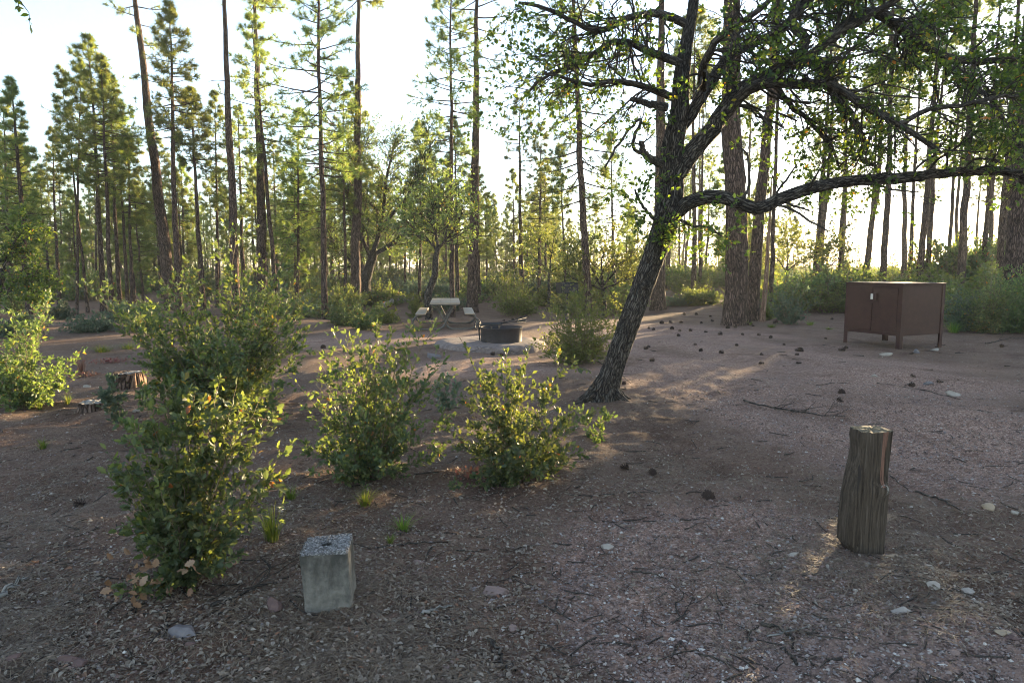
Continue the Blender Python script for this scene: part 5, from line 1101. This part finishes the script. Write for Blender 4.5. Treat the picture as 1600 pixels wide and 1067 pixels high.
for i, (a, b, r, mt_, lab) in enumerate([
 ((660, 966), (706, 951), .010, 'grey', 'pale grey splinter of wood right of the concrete block'), ((330, 950), (452, 905), .009, 'twig', 'long dark stick between the nearest bush and the concrete block'),
 ((1190, 978), (1240, 1002), .009, 'twig', 'stout dark stick crossing a thinner one near the bottom centre right'), ((1198, 996), (1272, 985), .005, 'grey', 'thin grey stick crossing the stout dark one'), ((1245, 1042), (1218, 1018), .007, 'twig', 'curved dark twig just below the crossed sticks'),
 ((985, 896), (1048, 910), .005, 'twig', 'straight dark twig left of the timber post'), ((1370, 600), (1500, 625), .008, 'twig', 'weathered stick on the gravel in front of the locker'), ((765, 1005), (792, 1050), .009, 'twig', 'dark stick at the bottom edge near the middle'),
 ((1275, 603), (1330, 601), .006, 'twig', 'thin dark stick by the two cones behind the post'), ((1540, 538), (1600, 530), .012, 'twig', 'dark stick on the ground at the right edge'), ((1365, 735), (1420, 770), .006, 'twig', 'slim twig on the gravel right of the post'),
 ((590, 860), (700, 850), .006, 'twig', 'thin dark stick behind the concrete block'), ((1430, 770), (1500, 800), .008, 'twig', 'half buried dark stick right of the post'), ((0, 935), (38, 905), .014, 'grey', 'bleached stick at the lower left photo edge'), ((930, 565), (985, 600), .01, 'twig', 'dark stick lying against the oak roots')]):
    stick('fallen_stick', [a, ((a[0] + b[0]) / 2 + 4, (a[1] + b[1]) / 2 - 3), b], r, lab, mt_, 2 if r > .008 and mt_ == 'twig' and i not in (2, 7) else 0, 320 + i, group='sticks lying on the ground')

def rock(px, py, w, mat, label, seed, flat=.55):
    B = gp(px, py); s = axd(B) / FPX; r = w / 2 * s; rs = RS(seed)
    import bmesh
    bm = bmesh.new(); bmesh.ops.create_icosphere(bm, subdivisions=3, radius=1.0)
    V = np.array([v.co[:] for v in bm.verts]); F = np.array([[v.index for v in f.verts] for f in bm.faces]); bm.free()
    for _ in range(15):                                 # chip flat facets off a ball
        d = unit(rs.randn(3)); k = rs.uniform(.45, .8); q = V @ d; V = V - np.maximum(q - k, 0)[:, None] * d
    V = V * (1 + .035 * rs.randn(len(V), 1)); V = V * [1.25, rs.uniform(.7, 1.1), flat * rs.uniform(.9, 1.6)] * r
    mb = MB(); mb.add(V, [F], 0, False); o = mb.obj('rock', M[mat]); o.location = B + np.array([0, 0, r * flat * .12]); o.rotation_euler = (0, 0, rs.uniform(-.5, .5)); tag(o, label, 'rock', 'loose rocks on the ground'); return o
for i, q in enumerate([
 (775, 928, 42, 'rock_pink', 'largest pinkish rock in the bottom middle'), (1408, 958, 36, 'rock_pale', 'biggest white stone near the bottom right'), (108, 1036, 34, 'rock_red', 'dark red rock of a touching pair at bottom left'), (124, 1044, 26, 'rock_red', 'smaller red rock of the touching pair at bottom left'),
 (18, 1030, 30, 'rock_red', 'red rock in the lower left corner'), (288, 990, 50, 'rock_grey', 'flat purplish grey rock under the nearest bush'), (297, 1008, 20, 'rock_red', 'small red stone touching the flat grey rock'), (350, 1052, 18, 'rock_tan', 'small tan stone at the bottom edge left'),
 (948, 858, 20, 'rock_pale', 'cream stone left of the timber post'), (1238, 868, 16, 'rock_pale', 'small cream stone between the cream stone and the post'), (1457, 918, 20, 'rock_pale', 'white stone above the biggest white one, right side'), (1512, 928, 20, 'rock_pale', 'white stone furthest right of the white stones'),
 (1107, 1003, 18, 'rock_pink', 'pale pink stone bottom centre right'), (1398, 870, 20, 'rock_tan', 'tan stone at the foot of the timber post'), (1448, 884, 14, 'rock_pale', 'small pale stone right of the post foot'), (1568, 990, 22, 'rock_tan', 'tan stone of a pair at the right edge'), (1584, 998, 20, 'rock_red', 'reddish stone of a pair at the right edge'),
 (1545, 797, 24, 'rock_tan', 'tan rounded stone at the right, above the white stones'), (1585, 803, 16, 'rock_pale', 'pale chip right of the tan rounded stone'), (1383, 556, 20, 'rock_pale', 'flat white stone in front of the locker legs'), (1432, 552, 14, 'rock_grey', 'grey stone at the foot of the locker'), (1462, 548, 12, 'rock_pale', 'small white stone beside the right locker leg'),
 (1488, 618, 22, 'rock_pale', 'pale flat stone right of the pair of cones'), (1450, 600, 16, 'rock_grey', 'flat grey stone below the locker'), (1365, 588, 12, 'rock_pale', 'small white stone between locker and post'), (676, 560, 26, 'rock_grey', 'flat grey slab left of the round stone pad'), (430, 948, 34, 'rock_red', 'dark purplish rock left of the concrete block'),
 (697, 1045, 18, 'rock_pink', 'pink stone at the bottom edge, left of centre'), (655, 880, 18, 'rock_pink', 'pinkish stone right of the concrete block'), (846, 940, 14, 'rock_grey', 'grey stone right of the largest pinkish rock'), (800, 985, 16, 'rock_pink', 'oblong pink stone below the largest pinkish rock'), (1130, 1030, 12, 'rock_tan', 'small tan stone below the pale pink stone'),
 (135, 605, 14, 'rock_pale', 'white stone left of the taller stump'), (215, 643, 16, 'rock_pale', 'pale stone right of the flat stump'), (70, 625, 14, 'rock_pale', 'white stone between the edge bush and the stumps'), (1335, 925, 12, 'rock_pale', 'tiny white stone below the post'), (1490, 1022, 18, 'rock_pink', 'pink stone on the bare sand'), (985, 1020, 12, 'rock_red', 'small brick red stone near bottom centre'), (1015, 975, 10, 'rock_pale', 'tiny white stone near bottom centre')]):
    rock(*q[:3], q[3], q[4], 350 + i)

def cone_model(seed, open_=1.0):
    rs = RS(seed); mb = MB(); n = 52; i = np.arange(n); z = (i + .5) / n; a = i * 2.39996; rad = .6 * np.sin(np.pi * (z * .88 + .08)) ** .7
    o = np.stack([rad * .35 * np.cos(a), rad * .35 * np.sin(a), z * 1.5 - .75], -1); el = -.5 + 1.5 * z
    D = unit(np.stack([np.cos(a) * np.cos(el), np.sin(a) * np.cos(el), np.sin(el)], -1)); L = rad * 1.15 * open_ * rs.uniform(.85, 1.1, n)
    tp = (np.array([[0, .15, 0], [0, -.15, 0], [.7, -.42, .05], [.7, .42, .05], [1, -.2, .16], [1, .2, .16], [.7, 0, .2]], float), np.array([[0, 1, 2], [0, 2, 3], [3, 2, 4], [3, 4, 5], [3, 5, 6], [2, 6, 4]]))
    stamp(mb, tp, o, D, L, L * .52, rs, 0, np.repeat([[0, 0, 1.]], n, 0)); 
    tp2 = (np.array([[.9, -.22, .2], [.9, .22, .2], [1.04, 0, .14]], float), np.array([[0, 2, 1]])); stamp(mb, tp2, o, D, L, L * .6, rs, 1, np.repeat([[0, 0, 1.]], n, 0))
    P = np.array([[0, 0, -.7], [0, 0, 0], [0, 0, .6]]); tube(mb, P, np.array([.14, .2, .06]), 8, 0); return mb.mesh('pine_cone', [M['cone'], M['cone_tip']])
CM = [cone_model(1), cone_model(2, 1.15), cone_model(3, .9)]
def cones():
    L = [(976, 733, 13), (1020, 741, 13), (1107, 780, 19), (125, 790, 19), (1190, 569, 9), (1248, 569, 8), (1315, 615, 9), (1313, 628, 9), (1425, 604, 9), (1427, 589, 7), (1469, 599, 8), (1127, 553, 8), (1190, 556, 6), (1251, 550, 9), (1246, 549, 7), (1245, 556, 6), (1211, 505, 6), (1151, 541, 6),
      (1315, 549, 9), (1322, 546, 7), (1424, 554, 6), (1565, 543, 6), (1590, 470, 5), (1009, 546, 6), (1013, 544, 6), (1019, 565, 8), (1095, 549, 6), (975, 601, 8), (1088, 492, 5), (1096, 506, 5), (1110, 496, 5), (1113, 503, 5), (1069, 492, 4), (1137, 514, 6), (1149, 513, 5), (1125, 524, 6), (1103, 520, 6), (1079, 518, 7), (1060, 526, 6), (1062, 518, 5), (1050, 515, 6), (1034, 506, 6), (1021, 516, 5), (1014, 514, 5),
      (1160, 524, 5), (1186, 524, 5), (1204, 529, 6), (1177, 510, 5), (1225, 540, 5), (1290, 530, 5), (1086, 540, 4), (1064, 505, 5), (1048, 505, 5), (801, 500, 5), (808, 499, 5), (815, 497, 5), (823, 496, 5), (787, 502, 4), (770, 556, 7), (784, 557, 7), (505, 545, 7), (760, 520, 4), (730, 540, 5), (1175, 496, 5), (1300, 500, 5)]
    rs = RS(66); L.sort(); anc = [(300, 'left of the nearest bush'), (700, 'left of the round stone pad'), (860, 'near the fire ring'), (1000, 'just right of the oak trunk'), (1150, 'between the leaning oak and thickest pine'), (1320, 'between the thickest pine and the locker'), (1700, 'around the right side of the clearing')]
    cnt = {}
    for i, (x, y, w) in enumerate(L):
        B = gp(x, y); s = axd(B) / FPX; r = max(w / 2 * s, .024) / .78; o = bpy.data.objects.new('pine_cone', CM[rs.randint(3)]); COL.objects.link(o)
        r *= rs.uniform(.8, 1.15); o.location = B + np.array([0, 0, r * .38]); o.scale = (r, r, r * rs.uniform(.8, 1.25)); o.rotation_euler = (rs.uniform(1.0, 1.9), rs.uniform(-.4, .4), rs.uniform(0, 6.28))
        c = next(k for k, (a, _) in enumerate(anc) if x < a); cnt[c] = cnt.get(c, 0) + 1; k = cnt[c]
        num = ORD[k - 1] if k <= 16 else f"{k}th"
        lab = f"dark pine cone, {num} from left {anc[c][1]}"
        if (x, y) == (1107, 780): lab = 'big bristly pine cone lying left of the timber post'
        if (x, y) == (1315, 615): lab = 'upper of two close pine cones behind the timber post'
        if (x, y) == (1313, 628): lab = 'lower of two close pine cones behind the timber post'
        tag(o, lab, 'pine cone', 'pine cones scattered over the clearing')
cones()

def tuft(px, py, h, w, n, label, seed, mat='grass', name='grass_tuft'):
    B = gp(px, py); s = axd(B) / FPX; rs = RS(seed); H = h * s; Wd = w / 2 * s; a = rs.uniform(0, 6.28, n); P = np.zeros((n, 6, 3)); r = Wd * .3 * rs.uniform(0, 1, n); P[:, 0] = np.stack([r * np.cos(a), r * np.sin(a), np.full(n, -.005)], -1)
    L = H * rs.uniform(.6, 1.3, n); ln = rs.uniform(.1, 1.0, n) * Wd / H
    for q in range(1, 6):
        t = q / 5; P[:, q] = P[:, 0] + np.stack([L * ln * t ** 1.6 * np.cos(a), L * ln * t ** 1.6 * np.sin(a), L * (t - .3 * t ** 3 * ln)], -1)
    Wb = .0022 * (1 + axd(B) * .10); S = np.stack([-np.sin(a), np.cos(a), np.zeros(n)], -1)[:, None] * (Wb * np.linspace(1, .1, 6))[None, :, None]
    V = np.stack([P - S, P + S], 2).reshape(-1, 3); i = np.arange(n)[:, None] * 12 + np.arange(5)[None] * 2; mb = MB(); mb.add(V, [np.stack([i, i + 1, i + 3, i + 2], -1).reshape(-1, 4)], 0, True)
    o = mb.obj(name, M[mat]); o.location = B; tag(o, label, 'grass tuft' if mat == 'grass' else 'plant', 'grass tufts' if mat == 'grass' else None); return o
for i, q in enumerate([(570, 790, 26, 60, 110, 'yellow green grass tuft in front of the middle foreground bush'), (630, 830, 26, 60, 90, 'grass tuft right behind the concrete block'), (425, 845, 50, 70, 140, 'long grass at the right foot of the nearest bush'), (455, 780, 24, 50, 80, 'grass patch right of the nearest bush'), (68, 702, 16, 36, 60, 'small grass tuft left of the largest bush'), (106, 632, 16, 24, 60, 'bright grass tuft left of the flat stump'),
  (62, 640, 12, 20, 40, 'grass tuft under the left edge bush'), (610, 850, 16, 30, 50, 'thin grass tuft behind the concrete block, left one'), (198, 606, 14, 26, 40, 'grass in front of the taller stump'), (1170, 508, 8, 26, 50, 'lit grass at the right foot of the thickest pine'), (1205, 512, 9, 40, 70, 'green grass under the narrow yellow green bush'), (1265, 508, 9, 40, 60, 'green grass right of the whippy bush'), (1295, 515, 6, 40, 50, 'yellowish grass left of the locker'), (1490, 520, 20, 50, 120, 'bright green grass clump right of the locker'), (1585, 505, 24, 50, 120, 'yellow green grass at the right photo edge'), (160, 550, 14, 80, 140, 'green grass patch behind the taller stump'), (200, 545, 12, 60, 110, 'green grass patch left of the largest bush'), (690, 492, 8, 30, 60, 'grass under the picnic table'), (400, 670, 20, 40, 60, 'small grass tuft right of the largest bush'), (550, 470, 8, 40, 60, 'grass behind the low shrub by the yellow pine')]):
    tuft(*q, 420 + i)
tuft(128, 582, 28, 34, 60, 'upright reddish dry plant left of the taller stump', 450, 'deadleaf', 'red_plant')
def leafy_patch(px, py, w, h, n, mat, label, seed, name='ground_plant'):
    B = gp(px, py); s = axd(B) / FPX; rs = RS(seed); o_ = np.stack([rs.randn(n) * w / 3 * s, rs.randn(n) * w / 3 * s * .8, np.abs(rs.randn(n)) * h * s * .5 + .005], -1); D = unit(rs.randn(n, 3) + [0, 0, .6]); L = rs.uniform(.02, .045, n)
    mb = MB(); stamp(mb, LEAF_S, o_, D, L, L, rs, 0); o = mb.obj(name, M[mat]); o.location = B; tag(o, label, 'ground cover', None, 'stuff')
leafy_patch(172, 566, 40, 4, 260, 'redleaf', 'patch of tiny red plants above the taller stump', 451)
leafy_patch(130, 588, 40, 4, 260, 'redleaf', 'patch of tiny red plants left of the taller stump', 452)
leafy_patch(735, 742, 46, 5, 90, 'redleaf', 'scatter of fallen red leaves left of the three-whip bush', 453, 'red_leaves')
whip_bush((178, 660), 'thin lone leafy sprout in front of the flat stump', [(175, 585), (160, 610), (190, 620)], 3, .12, .2, 454, (.03, .05), LEAF_M, 'sage', 3, 4, name='oak_sprout', group='thin oak sprouts')
whip_bush((250, 700), 'small low sprout left of the nearest bush', [(180, 660), (200, 690)], 4, .15, .2, 455, (.03, .05), LEAF_M, 'bush', 3, 4, name='oak_sprout', group='thin oak sprouts')
whip_bush((930, 690), 'low leafy sprout below the oak roots', [(905, 640), (950, 650)], 4, .22, .16, 456, (.02, .035), LEAF_M, 'bush', 4, 5, name='oak_sprout', group='thin oak sprouts')
whip_bush((957, 612), 'tiny sprout growing against the oak trunk foot', [(952, 590), (962, 600)], 2, .06, .1, 457, (.02, .035), LEAF_M, 'bush', 3, 4, name='oak_sprout', group='thin oak sprouts')
whip_bush((700, 640), 'sparse sprout between the two middle foreground bushes', [(680, 600), (695, 590), (715, 600)], 6, .2, .25, 458, (.02, .035), LEAF_M, 'sage', 4, 4, name='oak_sprout', group='thin oak sprouts')

# ------------------------------------------------------------------ evening air
def haze():
    mb = MB(); box(mb, -230, 330, -25, 420, -3, 24, 0); m = bpy.data.materials.new('haze'); m.use_nodes = True; nt = m.node_tree; nt.nodes.clear()
    out = nt.nodes.new('ShaderNodeOutputMaterial'); v = nt.nodes.new('ShaderNodeVolumePrincipled'); v.inputs['Color'].default_value = (.93, .97, 1, 1)
    v.inputs['Density'].default_value = .0006; v.inputs['Anisotropy'].default_value = .2; nt.links.new(v.outputs[0], out.inputs['Volume'])
    tag(mb.obj('haze', m), 'thin pale evening haze among the far trees', 'haze', kind='stuff')
haze()
